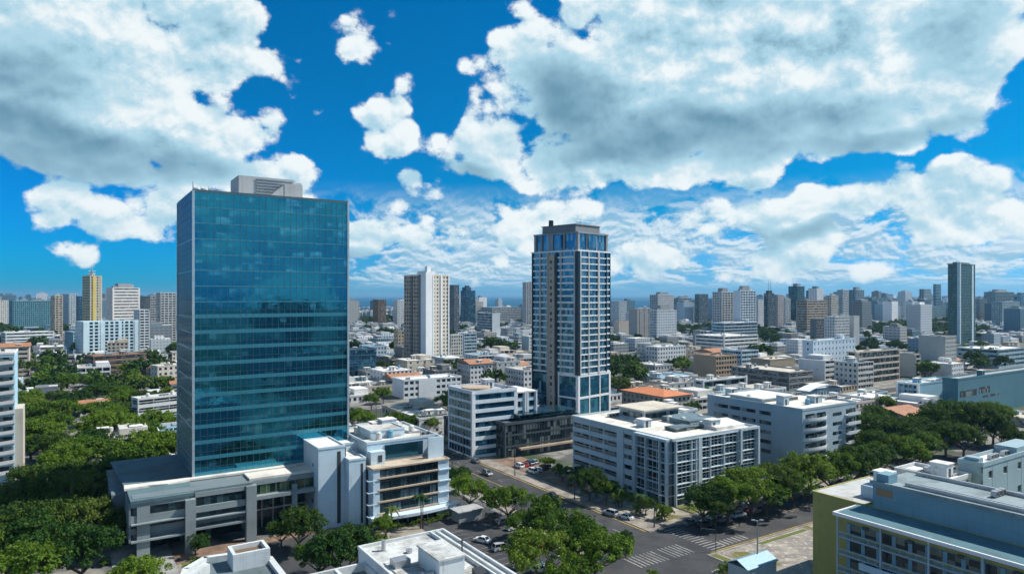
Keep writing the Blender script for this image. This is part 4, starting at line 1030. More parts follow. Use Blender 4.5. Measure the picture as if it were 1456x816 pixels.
# ================================================================ named mid-distance buildings
SC_ = dict(k='bands', fh=3.4, sp=.5, m=40, end=.8)
GS = dict(k='grid', fh=3.3, sp=.36, m=3.0, pw=.5, head=.16)
VFIN = dict(k='bands', fh=3.3, sp=.3, m=2.6, mw=.45, proud=1, mm=0)
DFIN = dict(k='bands', fh=3.3, sp=.35, m=3.4, mw=.5, proud=1, mm=1)
DECK = dict(k='louvre', fh=3.3, sp=.38, m=7, nl=1)
NB = [
 # name, label, cx, xl, xr, top, D, kw
 ('teal_balcony_apartments', 'wide teal and white apartment block with strong vertical balcony stacks, left of the glass tower', 152, 118, 197, 457, 640, dict(cat='apartment block', wall=(0.50, 0.64, 0.70), trim=(0.10, 0.24, 0.32), F=dict(k='balcony', fh=3.1, sp=.1, m=4.6, pw=.34, bd=.9, fins=[(.0, .1, .95, 0), (.3, .36, 1.0, 0), (.62, .68, 1.0, 0), (.9, 1.0, .9, 0)]), L=dict(k='balcony', fh=3.1, sp=.3, m=4, pw=.5, bd=.7), glass=G_TEAL, units=6)),
 ('brown_deck_block', 'brown open-deck parking building below the teal and white apartments', 170, 133, 208, 506, 500, dict(wall=(0.20, 0.14, 0.10), F=DECK, L=DECK, roofk='rust', units=4)),
 ('long_white_office', 'long low white office with ribbon windows, far left above the trees', 45, 8, 77, 473, 760, dict(wall=WHITE, F=SC_, L=SC_, units=4)),
 ('small_teal_block', 'small teal block with white roof beside the left apartments', 104, 92, 120, 472, 700, dict(wall=(0.20, 0.36, 0.42), F=GS, L=GS, units=2)),
 ('white_terrace_block', 'white building with long louvred terraces, touching the left side of the glass tower', 196, 187, 262, 566, 300, dict(wall=(0.60, 0.62, 0.62), F=DECK, L=DECK, units=5)),
 ('cream_step_block', 'cream stepped block above the white terraces, just left of the glass tower', 224, 214, 262, 520, 420, dict(wall=(0.56, 0.52, 0.45), F=GS, L=SLOT, units=4)),
 ('yellow_fin_tower', 'slim tower with yellow vertical fin and small rooftop sign frame, left skyline', 128, 117, 145, 392, 820, dict(cat='tower', wall=(0.55, 0.50, 0.38), trim=(0.62, 0.48, 0.12), F=dict(k='grid', fh=3.2, sp=.35, m=3.2, pw=.4, fins=[(.22, .45, .5, 1), (.0, .08, .4, 0), (.85, 1, .3, 0)]), L=dict(k='bands', fh=3.2, sp=.4, m=2.6, end=.5), units=2)),
 ('white_slat_hotel', 'broad white hotel with closely stacked horizontal slats, left skyline', 160, 151, 199, 409, 900, dict(cat='hotel', wall=(0.72, 0.70, 0.66), F=dict(k='bands', fh=4.0, sp=.55, m=60, end=2.0), L=GS, units=3)),
 ('dark_line_block', 'dark grey block with thin white lines, right of the white slatted hotel', 214, 197, 223, 421, 950, dict(wall=(0.30, 0.32, 0.32), F=BANDS, L=VFIN, units=2)),
 ('pale_slab_behind_tower', 'pale slab tower half hidden behind the left edge of the glass tower', 228, 222, 250, 416, 880, dict(wall=(0.50, 0.52, 0.52), F=BALC, L=VFIN, units=2)),
 ('teal_wide_apartments', 'wide dark teal apartment slab, far left skyline', 45, 18, 73, 428, 1050, dict(cat='apartment block', wall=(0.10, 0.26, 0.32), F=VFIN, L=VFIN, glass=G_TEAL, units=3)),
 ('beige_balcony_tower', 'beige balcony tower next to the wide teal slab', 78, 73, 89, 420, 980, dict(cat='tower', wall=CREAM, F=BALC, L=BALC, units=1)),
 ('white_blue_slab', 'white and blue slab between the beige balcony tower and the yellow-finned tower', 98, 88, 110, 418, 1150, dict(wall=(0.5, 0.58, 0.62), F=VFIN, L=GS, units=1)),
 ('ink_blue_tower', 'ink blue tower immediately left of the yellow-finned tower', 112, 108, 119, 421, 1100, dict(cat='tower', wall=(0.05, 0.13, 0.20), F=CURT, L=CURT, glass=G_BLUE, units=1)),
 ('far_left_white_block', 'white block cut by the left edge of the view, on the skyline', 4, -14, 12, 427, 1200, dict(wall=OFFW, F=GS, L=VFIN, units=1)),
 ('small_slat_annex', 'small white balcony block in front of the white slatted hotel', 198, 190, 212, 440, 760, dict(wall=(0.6, 0.64, 0.66), F=BALC, L=GS, units=1)),
 # centre
 ('navy_glass_block', 'navy glass block just right of the tall glass office tower', 500, 470, 535, 498, 470, dict(wall=(0.03, 0.10, 0.16), F=dict(k='curtain', fh=3.6, sp=.12, m=2.2, mw=.08), L=CURT, glass=G_BLUE, roofk='dark', units=2)),
 ('blank_panel_white_block', 'white low building with a big blank pale panel, in front of the tan residential tower', 574, 558, 656, 540, 395, dict(wall=(0.66, 0.70, 0.72), F=dict(k='grid', fh=3.4, sp=.4, m=3.6, pw=.3, head=.1, fins=[(.25, .55, .25, 0)]), L=BLANK, units=4)),
 ('tan_low_companion', 'shorter tan tower standing just left of the tan residential tower', 566, 560, 575, 470, 640, dict(cat='tower', wall=TAN, F=GS, L=GS, units=1)),
 ('brown_glass_block', 'brown balcony block peeking out left of the tan tower on the skyline', 538, 530, 549, 426, 1200, dict(wall=BROWN, F=BANDS, L=VFIN, units=1)),
 ('white_pair_block', 'white twin-bay block between the brown block and the tan tower', 565, 559, 574, 427, 1250, dict(wall=WHITE, F=GS, L=GS, units=1)),
 ('slate_tower', 'slate grey tower right behind the tan residential tower', 646, 637, 653, 405, 1000, dict(cat='tower', wall=(0.16, 0.18, 0.20), F=VFIN, L=VFIN, units=1)),
 ('dark_blue_peak_tower', 'dark blue tower with stepped peak, alone on the centre skyline', 662, 655, 676, 413, 1250, dict(cat='tower', wall=(0.03, 0.08, 0.12), F=CURT, L=CURT, glass=G_BLUE, units=1, roofk='dark')),
 ('white_ribbed_block', 'white ribbed block at the right foot of the tan residential tower', 642, 636, 658, 476, 640, dict(wall=(0.62, 0.62, 0.58), F=VFIN, L=GS, units=2)),
 ('blue_striped_block', 'blue striped block beside the white ribbed block', 660, 656, 678, 474, 660, dict(wall=(0.34, 0.46, 0.54), F=BANDS, L=BLANK, units=2)),
 ('black_grid_block', 'black gridded office block with pale end wall, centre left of the banded high-rise', 700, 678, 711, 445, 900, dict(wall=(0.55, 0.60, 0.62), F=BLANK, L=dict(k='curtain', fh=3.5, sp=.15, m=3), units=2)),
 ('wide_framed_block', 'wide grey framed block behind the black gridded office', 700, 684, 744, 437, 1300, dict(wall=(0.40, 0.44, 0.46), F=BANDS, L=BANDS, units=2)),
 ('white_gable_block', 'plain white block left of the banded high-rise, among low roofs', 752, 742, 770, 478, 700, dict(wall=WHITE, F=SLOT, L=BLANK, units=2)),
 ('crane_side_tower', 'narrow grey tower hugging the left side of the banded high-rise', 748, 743, 762, 401, 1100, dict(cat='tower', wall=(0.52, 0.54, 0.54), F=BALC, L=VFIN, units=1)),
 ('small_grey_cube', 'small grey apartment cube in front of the black gridded office', 722, 712, 732, 467, 820, dict(wall=GREY, F=GS, L=GS, units=1)),
 # right of centre
 ('white_verticals_block', 'white block with dark vertical bays touching the right side of the banded high-rise', 880, 866, 891, 428, 1150, dict(wall=(0.56, 0.62, 0.66), F=VFIN, L=GS, units=1)),
 ('blank_sand_block', 'blank sand-coloured block beneath the white vertical-bay block', 880, 872, 896, 456, 900, dict(wall=(0.46, 0.42, 0.36), F=BLANK, L=BLANK, units=1)),
 ('grey_blank_tower', 'grey tower with one dark stripe down the middle, right of the banded high-rise', 906, 894, 926, 439, 850, dict(cat='tower', wall=(0.34, 0.34, 0.33), F=dict(k='grid', fh=3.3, sp=.4, m=9, pw=.75), L=dict(k='blank', fins=[(.4, .7, .02, 1)]), units=1)),
 ('pale_grid_tower', 'pale blue-white gridded tower right of the grey striped tower', 934, 924, 962, 441, 820, dict(cat='tower', wall=(0.58, 0.63, 0.66), F=GS, L=VFIN, units=2)),
 ('crowned_white_tower', 'white tower with a cluttered dark crown, right centre skyline', 936, 924, 958, 419, 1250, dict(cat='tower', wall=(0.62, 0.64, 0.64), F=VFIN, L=BALC, units=6)),
 ('slate_side_slab', 'slate slab leaning against the crowned white tower', 964, 957, 984, 424, 1350, dict(wall=(0.20, 0.28, 0.32), F=VFIN, L=VFIN, units=1)),
 ('dark_square_tower', 'dark square tower with thin pale ribs, right centre skyline', 994, 988, 1007, 418, 1300, dict(cat='tower', wall=(0.10, 0.15, 0.18), F=VFIN, L=VFIN, units=1)),
 ('twin_white_west', 'left one of two large white balcony slabs on the skyline', 1026, 1013, 1042, 415, 900, dict(cat='apartment block', wall=(0.62, 0.62, 0.60), F=BALC, L=VFIN, units=3)),
 ('twin_white_east', 'right one of two large white balcony slabs, with pale blue corner', 1052, 1043, 1074, 413, 870, dict(cat='apartment block', wall=(0.60, 0.68, 0.74), F=BALC, L=BLANK, units=4)),
 ('blue_podium_block', 'low blue-glass block at the foot of the paired white slabs', 1030, 1012, 1077, 459, 820, dict(wall=(0.52, 0.60, 0.64), F=CURT, L=CURT, glass=G_BLUE, units=3)),
 ('banded_terrace_building', 'broad white terrace building with long white bands, below the paired white slabs', 1030, 988, 1078, 478, 640, dict(wall=(0.70, 0.70, 0.67), F=SC_, L=SC_, units=5)),
 ('white_slot_tower', 'small white slotted tower right of the paired white slabs', 1078, 1074, 1089, 426, 1150, dict(cat='tower', wall=WHITE, F=GS, L=VFIN, units=1)),
 ('antenna_tower', 'dark pointed tower carrying thin antenna masts, right of the small white slotted tower', 1092, 1086, 1101, 417, 1050, dict(cat='tower', wall=(0.10, 0.14, 0.17), F=VFIN, L=CURT, units=1)),
 ('pale_ribbed_tower', 'pale pinkish ribbed tower beside the antenna tower', 1106, 1100, 1114, 419, 1080, dict(cat='tower', wall=(0.52, 0.48, 0.46), F=VFIN, L=VFIN, units=1)),
 ('white_balcony_stub', 'white balcony block between the pinkish tower and the dark glass tower', 1117, 1113, 1123, 424, 1120, dict(wall=WHITE, F=BALC, L=GS, units=1)),
 ('dark_glass_skyline_tower', 'tallest dark glass tower of the right centre skyline cluster', 1134, 1121, 1144, 407, 1250, dict(cat='tower', wall=(0.08, 0.16, 0.20), F=CURT, L=CURT, glass=G_TEAL, units=2)),
 ('brown_banded_hotel', 'brown and tan banded hotel in front of the dark glass skyline tower', 1148, 1132, 1176, 427, 950, dict(cat='hotel', wall=(0.40, 0.33, 0.25), F=SC_, L=SC_, units=3)),
 ('teal_ribbed_tower', 'teal ribbed tower behind the brown and tan banded hotel', 1158, 1146, 1166, 413, 1400, dict(cat='tower', wall=(0.14, 0.26, 0.30), F=VFIN, L=VFIN, units=2)),
 ('cream_ribbed_block', 'cream ribbed block right of the brown and tan banded hotel', 1182, 1174, 1192, 420, 1000, dict(wall=(0.56, 0.54, 0.48), F=VFIN, L=VFIN, units=1)),
 ('white_corner_tower', 'white tower with one dark corner, right of the cream ribbed block', 1198, 1190, 1206, 412, 1300, dict(cat='tower', wall=(0.58, 0.62, 0.64), F=BALC, L=VFIN, units=1)),
 ('round_teal_tower', 'teal tower with rounded pale balconies, last of the right centre cluster', 1217, 1207, 1228, 412, 1200, dict(cat='tower', wall=(0.30, 0.44, 0.50), F=BALC, L=BALC, glass=G_TEAL, units=2)),
 ('dark_shoulder_block', 'dark shouldered block below the brown and tan banded hotel', 1160, 1152, 1172, 453, 800, dict(wall=(0.16, 0.18, 0.19), F=VFIN, L=BLANK, units=1)),
 ('ribbed_white_midrise', 'ribbed white mid-rise below the cream ribbed block', 1187, 1172, 1208, 450, 760, dict(wall=(0.60, 0.62, 0.62), F=VFIN, L=GS, units=3)),
 ('blank_grey_midrise', 'blank grey mid-rise beside the ribbed white mid-rise', 1214, 1206, 1222, 449, 780, dict(wall=(0.42, 0.44, 0.44), F=BLANK, L=BLANK, units=1)),
 ('long_teal_rowblock', 'long teal apartment row on the right skyline, left part', 1240, 1226, 1264, 423, 1500, dict(cat='apartment block', wall=(0.16, 0.30, 0.36), F=VFIN, L=VFIN, units=3)),
 ('second_teal_rowblock', 'second teal apartment row on the right skyline, lower and lighter', 1275, 1262, 1292, 428, 1450, dict(cat='apartment block', wall=(0.24, 0.36, 0.40), F=VFIN, L=VFIN, units=3)),
 ('pale_shoulder_tower', 'pale teal tower left of the tall twin-slab green tower, right skyline', 1314, 1307, 1324, 411, 1500, dict(cat='tower', wall=(0.30, 0.42, 0.46), F=VFIN, L=BALC, units=1)),
 ('thin_glass_needle', 'thin glassy needle tower close left of the tall green tower', 1331, 1327, 1338, 404, 1700, dict(cat='tower', wall=(0.22, 0.38, 0.46), F=CURT, L=CURT, glass=G_TEAL, units=1)),
 ('teal_low_rank', 'low teal rank of flats between the pale shoulder tower and the tall green tower', 1294, 1290, 1345, 436, 1350, dict(cat='apartment block', wall=(0.18, 0.32, 0.36), F=VFIN, L=VFIN, units=2)),
 ('right_skyline_block', 'grey-teal block immediately right of the tall green tower', 1393, 1384, 1403, 425, 1400, dict(wall=(0.24, 0.30, 0.32), F=BALC, L=VFIN, units=1)),
 ('right_skyline_twin', 'double-stepped dark apartment tower near the right edge of the skyline', 1415, 1399, 1441, 415, 1500, dict(cat='tower', wall=(0.18, 0.28, 0.32), F=BALC, L=VFIN, units=4)),
 ('right_skyline_ribbed', 'ribbed teal slab in front of the double-stepped dark tower', 1425, 1410, 1450, 429, 1250, dict(wall=(0.28, 0.40, 0.44), F=VFIN, L=VFIN, units=1)),
 ('right_edge_tower', 'blue tower cut by the right edge of the view', 1452, 1447, 1475, 416, 1350, dict(cat='tower', wall=(0.18, 0.36, 0.46), F=CURT, L=VFIN, glass=G_BLUE, units=1)),
 # mid right
 ('punched_white_block', 'large plain white block dotted with small dark windows, right of centre', 1156, 1141, 1216, 484, 480, dict(cat='apartment block', wall=(0.60, 0.72, 0.80), F=dict(k='grid', fh=3.9, sp=.40, m=4.4, pw=.72, head=.22), L=dict(k='grid', fh=3.9, sp=.40, m=5, pw=.8, head=.22), units=4)),
 ('rounded_banded_block', 'tan building with rounded white terraces, right of the dotted white block', 1218, 1210, 1276, 500, 455, dict(wall=(0.52, 0.46, 0.38), trim=(0.62, 0.58, 0.50), F=dict(k='balcony', fh=4.2, sp=.1, m=40, pw=.02, bd=1.6, rail=1.2), L=SC_, units=5)),
 ('blank_grey_gridded_end', 'big blank grey block with a gridded sunlit end wall, right', 1344, 1306, 1360, 478, 520, dict(wall=(0.40, 0.42, 0.40), F=dict(k='grid', fh=3.0, sp=.45, m=2.4, pw=.5, head=.2), L=BLANK, units=3)),
 ('long_teal_school', 'long low teal and white building with strip windows, behind the grey blank block', 1420, 1360, 1462, 497, 560, dict(wall=(0.30, 0.44, 0.50), F=BANDS, L=SC_, units=4)),
 ('cream_strip_block', 'small cream block with balconies between the rounded terraces and the grey blank block', 1300, 1276, 1307, 503, 500, dict(wall=(0.50, 0.48, 0.42), F=BALC, L=BLANK, units=2)),
 ('blue_wall_gridded_block', 'white-framed gridded building with a bright blue blank wall and curved balconies, right', 1306, 1277, 1360, 545, 350, dict(wall=(0.26, 0.48, 0.60), F=BLANK, L=dict(k='grid', fh=2.6, sp=.3, m=2.2, pw=.26, head=.12), units=6, roofk='white')),
 ('big_teal_wall_hall', 'very wide windowless-looking teal hall with two dark openings, right edge', 1362, 1345, 1520, 538, 330, dict(cat='hall', wall=(0.06, 0.18, 0.23), F=dict(k='blank'), L=BLANK, roofk='grey', units=6)),
 ('white_sail_roof_hall', 'low building under a bright white curved roof, centre right', 1150, 1130, 1195, 556, 395, dict(cat='hall', wall=(0.42, 0.54, 0.60), F=GS, L=BLANK, units=2)),
 ('pale_annex_hall', 'pale blue building with tilted white roofs, right of the white curved roof', 1210, 1195, 1262, 563, 370, dict(wall=(0.40, 0.54, 0.60), F=CURT, L=BANDS, units=6)),
 ('orange_roof_villa', 'three-storey cream building under a wide orange tiled roof', 944, 884, 982, 564, 337, dict(wall=(0.44, 0.42, 0.36), F=GS, L=dict(k='grid', fh=3.6, sp=.4, m=3.2, pw=.5, head=.15), units=0, roofk='cream')),
 ('black_framed_office', 'low office with thick white frame and two long black glass strips', 1000, 992, 1060, 541, 400, dict(cat='office building', wall=(0.60, 0.62, 0.60), F=dict(k='bands', fh=5.4, sp=.34, m=30, end=.9), L=SC_, units=4)),
 ('rust_roof_block', 'brown block with rust-orange roof and dark blank side, centre right', 1018, 986, 1048, 506, 480, dict(wall=(0.40, 0.30, 0.20), trim=(0.05, 0.06, 0.07), F=dict(k='grid', fh=3.6, sp=.35, m=3, pw=.3), L=BLANK, roofk='rust', units=2)),
 ('wide_grey_deck', 'wide dark grey low-rise with two lines of columns under a flat roof', 1122, 1040, 1156, 529, 430, dict(wall=(0.24, 0.25, 0.25), F=DECK, L=DECK, roofk='cream', units=5)),
 ('tan_blank_shed', 'tan blank-walled low shed above the dark grey columned low-rise', 1095, 1068, 1130, 511, 520, dict(wall=(0.40, 0.33, 0.24), F=BLANK, L=BLANK, roofk='cream', units=3)),
 ('white_long_lowrise', 'long white three-storey building with small square windows, left of the rust-roofed block', 935, 918, 975, 493, 560, dict(wall=(0.66, 0.68, 0.68), F=GS, L=GS, units=5)),
 ('white_lowrise_cluster', 'white low-rise with blue roof patches above the orange tiled roof', 940, 905, 992, 537, 445, dict(wall=(0.64, 0.68, 0.70), F=SLOT, L=SLOT, roofk='blue', units=8)),
 ('grey_lean_building', 'grey mid-rise with open corner, left of the white terrace building', 995, 985, 1004, 470, 700, dict(wall=(0.36, 0.38, 0.38), F=BALC, L=BLANK, units=1)),
 ('white_hall_behind_deck', 'plain white rooftop hall directly behind the white deck building', 972, 925, 992, 583, 300, dict(wall=(0.62, 0.66, 0.67), F=SLOT, L=BLANK, units=3)),
]
BYN = {}
for (nm, lb, cx, xl, xr, top, D, kw) in NB:
    kw = dict(kw); ct = kw.pop('cat', 'building')
    kw.setdefault('units', 2)
    r, a, b, h = B(nm, lb, cx, xl, xr, top, D=D, cat=ct, **kw)
    BYN[nm] = (r, a, b, h)
# extra features on some of them
r, a, b, h = BYN['yellow_fin_tower']
q = MB(); q.tube((a / 2, b / 2, h), (a / 2, b / 2, h + 14), .4, .15)
for k in range(5): t = k * pi * 2 / 5; q.tube((a / 2 + 3 * cos(t), b / 2 + 3 * sin(t), h + 1), (a / 2, b / 2, h + 9), .25)
for z in (4, 7): q.tube((a / 2 - 4, b / 2, h + z), (a / 2 + 4, b / 2, h + z), .3); q.tube((a / 2, b / 2 - 4, h + z), (a / 2, b / 2 + 4, h + z), .3)
q.build('rooftop_sign_frame', M_METAL, r)
r, a, b, h = BYN['antenna_tower']
q = MB()
for dx_ in (.4, .7): q.tube((a * dx_, b * .5, h), (a * dx_, b * .5, h + 22), .35, .12)
q.box(a * .2, a * .8, b * .2, b * .8, h, h + 5); q.build('antenna_mast', M_DMETAL, r)
r, a, b, h = BYN['dark_blue_peak_tower']
q = MB(); q.box(a * .1, a * .6, b * .1, b * .9, h, h + 7); q.box(a * .2, a * .5, b * .2, b * .6, h + 7, h + 10); q.build('stepped_top', wall_mat((0.04, 0.09, 0.13)), r)
for nm in ('crowned_white_tower', 'twin_white_east', 'twin_white_west', 'teal_ribbed_tower', 'right_skyline_twin', 'dark_glass_skyline_tower', 'pale_grid_tower', 'slate_side_slab', 'white_slat_hotel', 'round_teal_tower'):
    r, a, b, h = BYN[nm]; q = MB(); rr = random.Random(nm)
    q.box(a * .25, a * .7, b * .2, b * .7, h, h + 4 + rr.random() * 3); q.box(a * .05, a * .2, b * .1, b * .4, h, h + 3); q.box(a * .75, a * .9, b * .5, b * .8, h, h + 5 * rr.random() + 1.5)
    q.build('rooftop_block', wall_mat((0.28, 0.30, 0.31)), r)
# roofs with a shape of their own
r, a, b, h = BYN['orange_roof_villa']
q = MB(); e_ = 1.0; z = h + .95; ap = min(a, b) / 2
P4 = [(-e_, -e_), (a + e_, -e_), (a + e_, b + e_), (-e_, b + e_)]
rdg = [(a / 2, ap, z + 2.0), (a / 2, b - ap, z + 2.0)]
q.poly([(*P4[0], z), (*P4[1], z), rdg[0]]); q.poly([(*P4[1], z), (*P4[2], z), rdg[1], rdg[0]]); q.poly([(*P4[2], z), (*P4[3], z), rdg[1]]); q.poly([(*P4[3], z), (*P4[0], z), rdg[0], rdg[1]]); q.box(-e_, a + e_, -e_, b + e_, z - .25, z - .01)
q.build('tiled_roof', tile_mat((0.62, 0.22, 0.09)), r)
r, a, b, h = BYN['white_sail_roof_hall']
q = MB(); n = 10
for i in range(n):
    x0, x1 = -1 + (a + 2) * i / n, -1 + (a + 2) * (i + 1) / n; f = lambda x: h + 1 + 2.6 * sin(max(0, min(1, (x + 1) / (a + 2))) * pi)
    q.prism([(x0, -1), (x1, -1), (x1, b * .8), (x0, b * .8)], [f(x0) - .3, f(x1) - .3, f(x1) - .3, f(x0) - .3], [f(x0), f(x1), f(x1), f(x0)])
q.build('curved_roof', plain((0.82, 0.83, 0.82), .5, name='white_sheet_roof', var=.1), r)
r, a, b, h = BYN['big_teal_wall_hall']
for (x0, x1, z0, z1) in ((2, 20, h - 8.5, h - 5.5), (22, 34, h - 8, h - 5), (26, 44, h - 10.4, h - 9.4)):
    q = MB(); q.box(x0, x1, -.05, .2, z0, z1); q.build('window', G_DARK, r)
r, a, b, h = BYN['black_framed_office']
q = MB(); q.box(-.9, -.1, -.9, 0, 0, h + 1.4); q.box(a - .5, a + .6, -.9, -.02, 0, h + 1.6); q.box(-.1, a - .5, -.9, -.1, h + .4, h + 1.2); q.build('white_frame', BW, r)
q = MB(); q.box(1.2, 4.6, -.25, .0, h * .45, h * .75); q.build('green_screen', plain((0.04, 0.14, 0.05), .7, name='green_net'), r)
r, a, b, h = BYN['blue_wall_gridded_block']
q = MB(); q.box(-.9, -.1, -.6, .4, 0, h + .9); q.box(-.9, -.1, b - .4, b + .6, 0, h + .9); q.box(-.9, -.1, .4, b - .4, h + .1, h + .9); q.build('white_frame', BW, r)
for i in range(4):
    q = MB(); q.box(a * .68, a + 1.5, -2.0, -.02, 2 + i * 3.4, 2.4 + i * 3.4); q.box(a * .68, a + 1.5, -2.0, -1.85, 2.4 + i * 3.4, 3.4 + i * 3.4); q.build('balcony', BW, r)
# tall green twin-slab tower
X, Y, a, b, h = solve(1364, 1347, 1386, D=800, top=375, th=38)
k14 = empty('tall_green_tower', (X, Y, 0), R(38), 'tall grey-green twin-slab tower with two pale vertical seams, standing alone at right', 'tower')
q = MB(); q.box(.4, a - .4, .4, b - .4, -.3, h - .5); q.build('core_wall', M_CORE, k14)
gt = glass_mat((0.02, 0.09, 0.10), (0.05, 0.14, 0.16), .4, .15, (1.6, 3.3), .3, name='green_tower_glass')
q = MB(); facade(k14, q, 'L', a, b, 2, h, dict(k='curtain', fh=3.3, sp=.18, m=1.7, mw=.12), gt, rows=True)
facade(k14, q, 'F', a, b, 2, h, dict(k='curtain', fh=3.3, sp=.18, m=1.7, mw=.12), gt, rows=True); q.build('wall', wall_mat((0.06, 0.13, 0.14)), k14)
q = MB(); q.box(-1, 2.2, -1, 2.0, -.2, h + 1); q.box(a * .78, a * .9, -.5, .2, 0, h + .3); q.box(a - .3, a + .3, -.4, .8, 0, h + .3); q.build('pale_seam', wall_mat((0.46, 0.60, 0.66)), k14)
q = MB(); q.box(-.6, a + .4, -.6, b + .4, h - .4, h + .5); q.box(4, a - 4, 4, b - 4, h + .5, h + 2.4); q.build('roof', wall_mat((0.12, 0.18, 0.2)), k14)
FOOT.append((X, Y + 20, 20, 20, 38))

# ================================================================ the low town between: one house at a time
rng = random.Random(21)
LAND = [('the tall glass office tower', 370, 560), ('the banded high-rise', 812, 600), ('the tan residential tower', 606, 530), ('the orange tiled roof', 930, 560),
        ('the dotted white block', 1178, 540), ('the tall green tower', 1366, 470), ('the blank grey block', 1333, 520), ('the white deck building', 930, 640),
        ('the grey-white slit-window block', 1110, 630), ('the rust-roofed block', 1017, 520), ('the white terrace building', 1035, 490), ('the teal and white apartments', 158, 500),
        ('the brown deck building', 170, 520), ('the navy glass block', 515, 520), ('the blue banded office', 690, 600), ('the paired white slabs', 1045, 450), ('the teal hall', 1410, 560),
        ('the rounded white terraces', 1243, 515), ('the long white office', 42, 482), ('the blank-panel white block', 607, 560), ('the bright blue wall', 1330, 570), ('the black gridded office', 695, 470),
        ('the left edge balconies', 15, 600), ('the grey columned low-rise', 1100, 545), ('the white curved roof', 1163, 565), ('the slim yellow-finned tower', 131, 450)]
used_labels = set()
def where(px, py):
    c = sorted(LAND, key=lambda l: ((l[1] - px) / 1.0) ** 2 + ((l[2] - py) * 2.0) ** 2)
    n1, n2 = c[0], c[1]
    dx_, dy_ = px - n1[1], py - n1[2]
    if abs(dx_) > abs(dy_) * 2.2: rel = 'right of' if dx_ > 0 else 'left of'
    else: rel = 'in front of' if dy_ > 0 else 'behind'
    far = 'close ' if abs(dx_) + 2 * abs(dy_) < 40 else ('well ' if abs(dx_) + 2 * abs(dy_) > 95 else '')
    return n1[0], n2[0], rel, far
def unique(desc, px, py):
    a, b, rel, far = where(px, py)
    for t in (f'{desc} {rel} {a}', f'{desc} {far}{rel} {a}', f'{desc} {rel} {a}, towards {b}', f'{desc} {far}{rel} {a}, towards {b}'):
        if t not in used_labels and len(t.split()) <= 16: used_labels.add(t); return t
    return None
PAL = [('white', (0.66, 0.68, 0.68)), ('bright white', (0.74, 0.74, 0.72)), ('pale grey', (0.46, 0.48, 0.48)), ('cream', (0.56, 0.51, 0.42)), ('pale blue', (0.42, 0.56, 0.64)),
       ('tan', (0.42, 0.34, 0.25)), ('off-white', (0.58, 0.57, 0.53)), ('dark grey', (0.17, 0.18, 0.19)), ('teal', (0.16, 0.30, 0.34)), ('sandy', (0.48, 0.42, 0.33))]
PW_ = [9, 7, 5, 4, 5, 2, 5, 2, 2, 3]
RK = [('white', 'white flat roof'), ('grey', 'grey flat roof'), ('cream', 'cream flat roof'), ('rust', 'rusty roof'), ('blue', 'bluish roof'), ('dark', 'dark roof')]
RKW = [12, 5, 6, 1.3, 2, 1.5]
def in_foot(x, y, r):
    for (fx, fy, ha, hb, th) in FOOT:
        dx_, dy_ = x - fx, y - fy
        if abs(dx_) + abs(dy_) > ha + hb + r * 2 + 60: continue
        c, s = cos(R(th)), sin(R(th)); lx = dx_ * c + dy_ * s; ly = -dx_ * s + dy_ * c
        if abs(lx) < ha + r and abs(ly) < hb + r: return True
    return False
def on_road(s, t, r):
    if 105 - r < s < 124 + r: return True
    for (a, b) in ((108, 126), (226, 238), (330, 342)):
        if a - r < t < b + r and s > 0: return True
    return False
FN = 0; HOUSES = []
cells = []
for i in range(-40, 60):
    for j in range(0, 60):
        s = i * 23.0 + 4.0; t = j * 24.0 + 5.0
        s += 5 * (i // 4) ; t += 6 * (j // 3)
        p = ST(s, t); 
        if p.y < 225: continue
        px, py = proj(p + Vector((10, 10, 0)))
        if not (-40 < px < 1500): continue
        cells.append((p.y, s, t, px, py))
cells.sort()
def parkland(px, py, x, y):
    if px < 245 and 225 < y < 560: return True
    if 860 < px < 925 and 400 < y < 560: return True      # grove right of the high-rise
    if px > 1215 and 215 < y < 315: return True
    if 1370 < px < 1440 and 440 < y < 560: return True
    return False
TREE_SPOTS = []
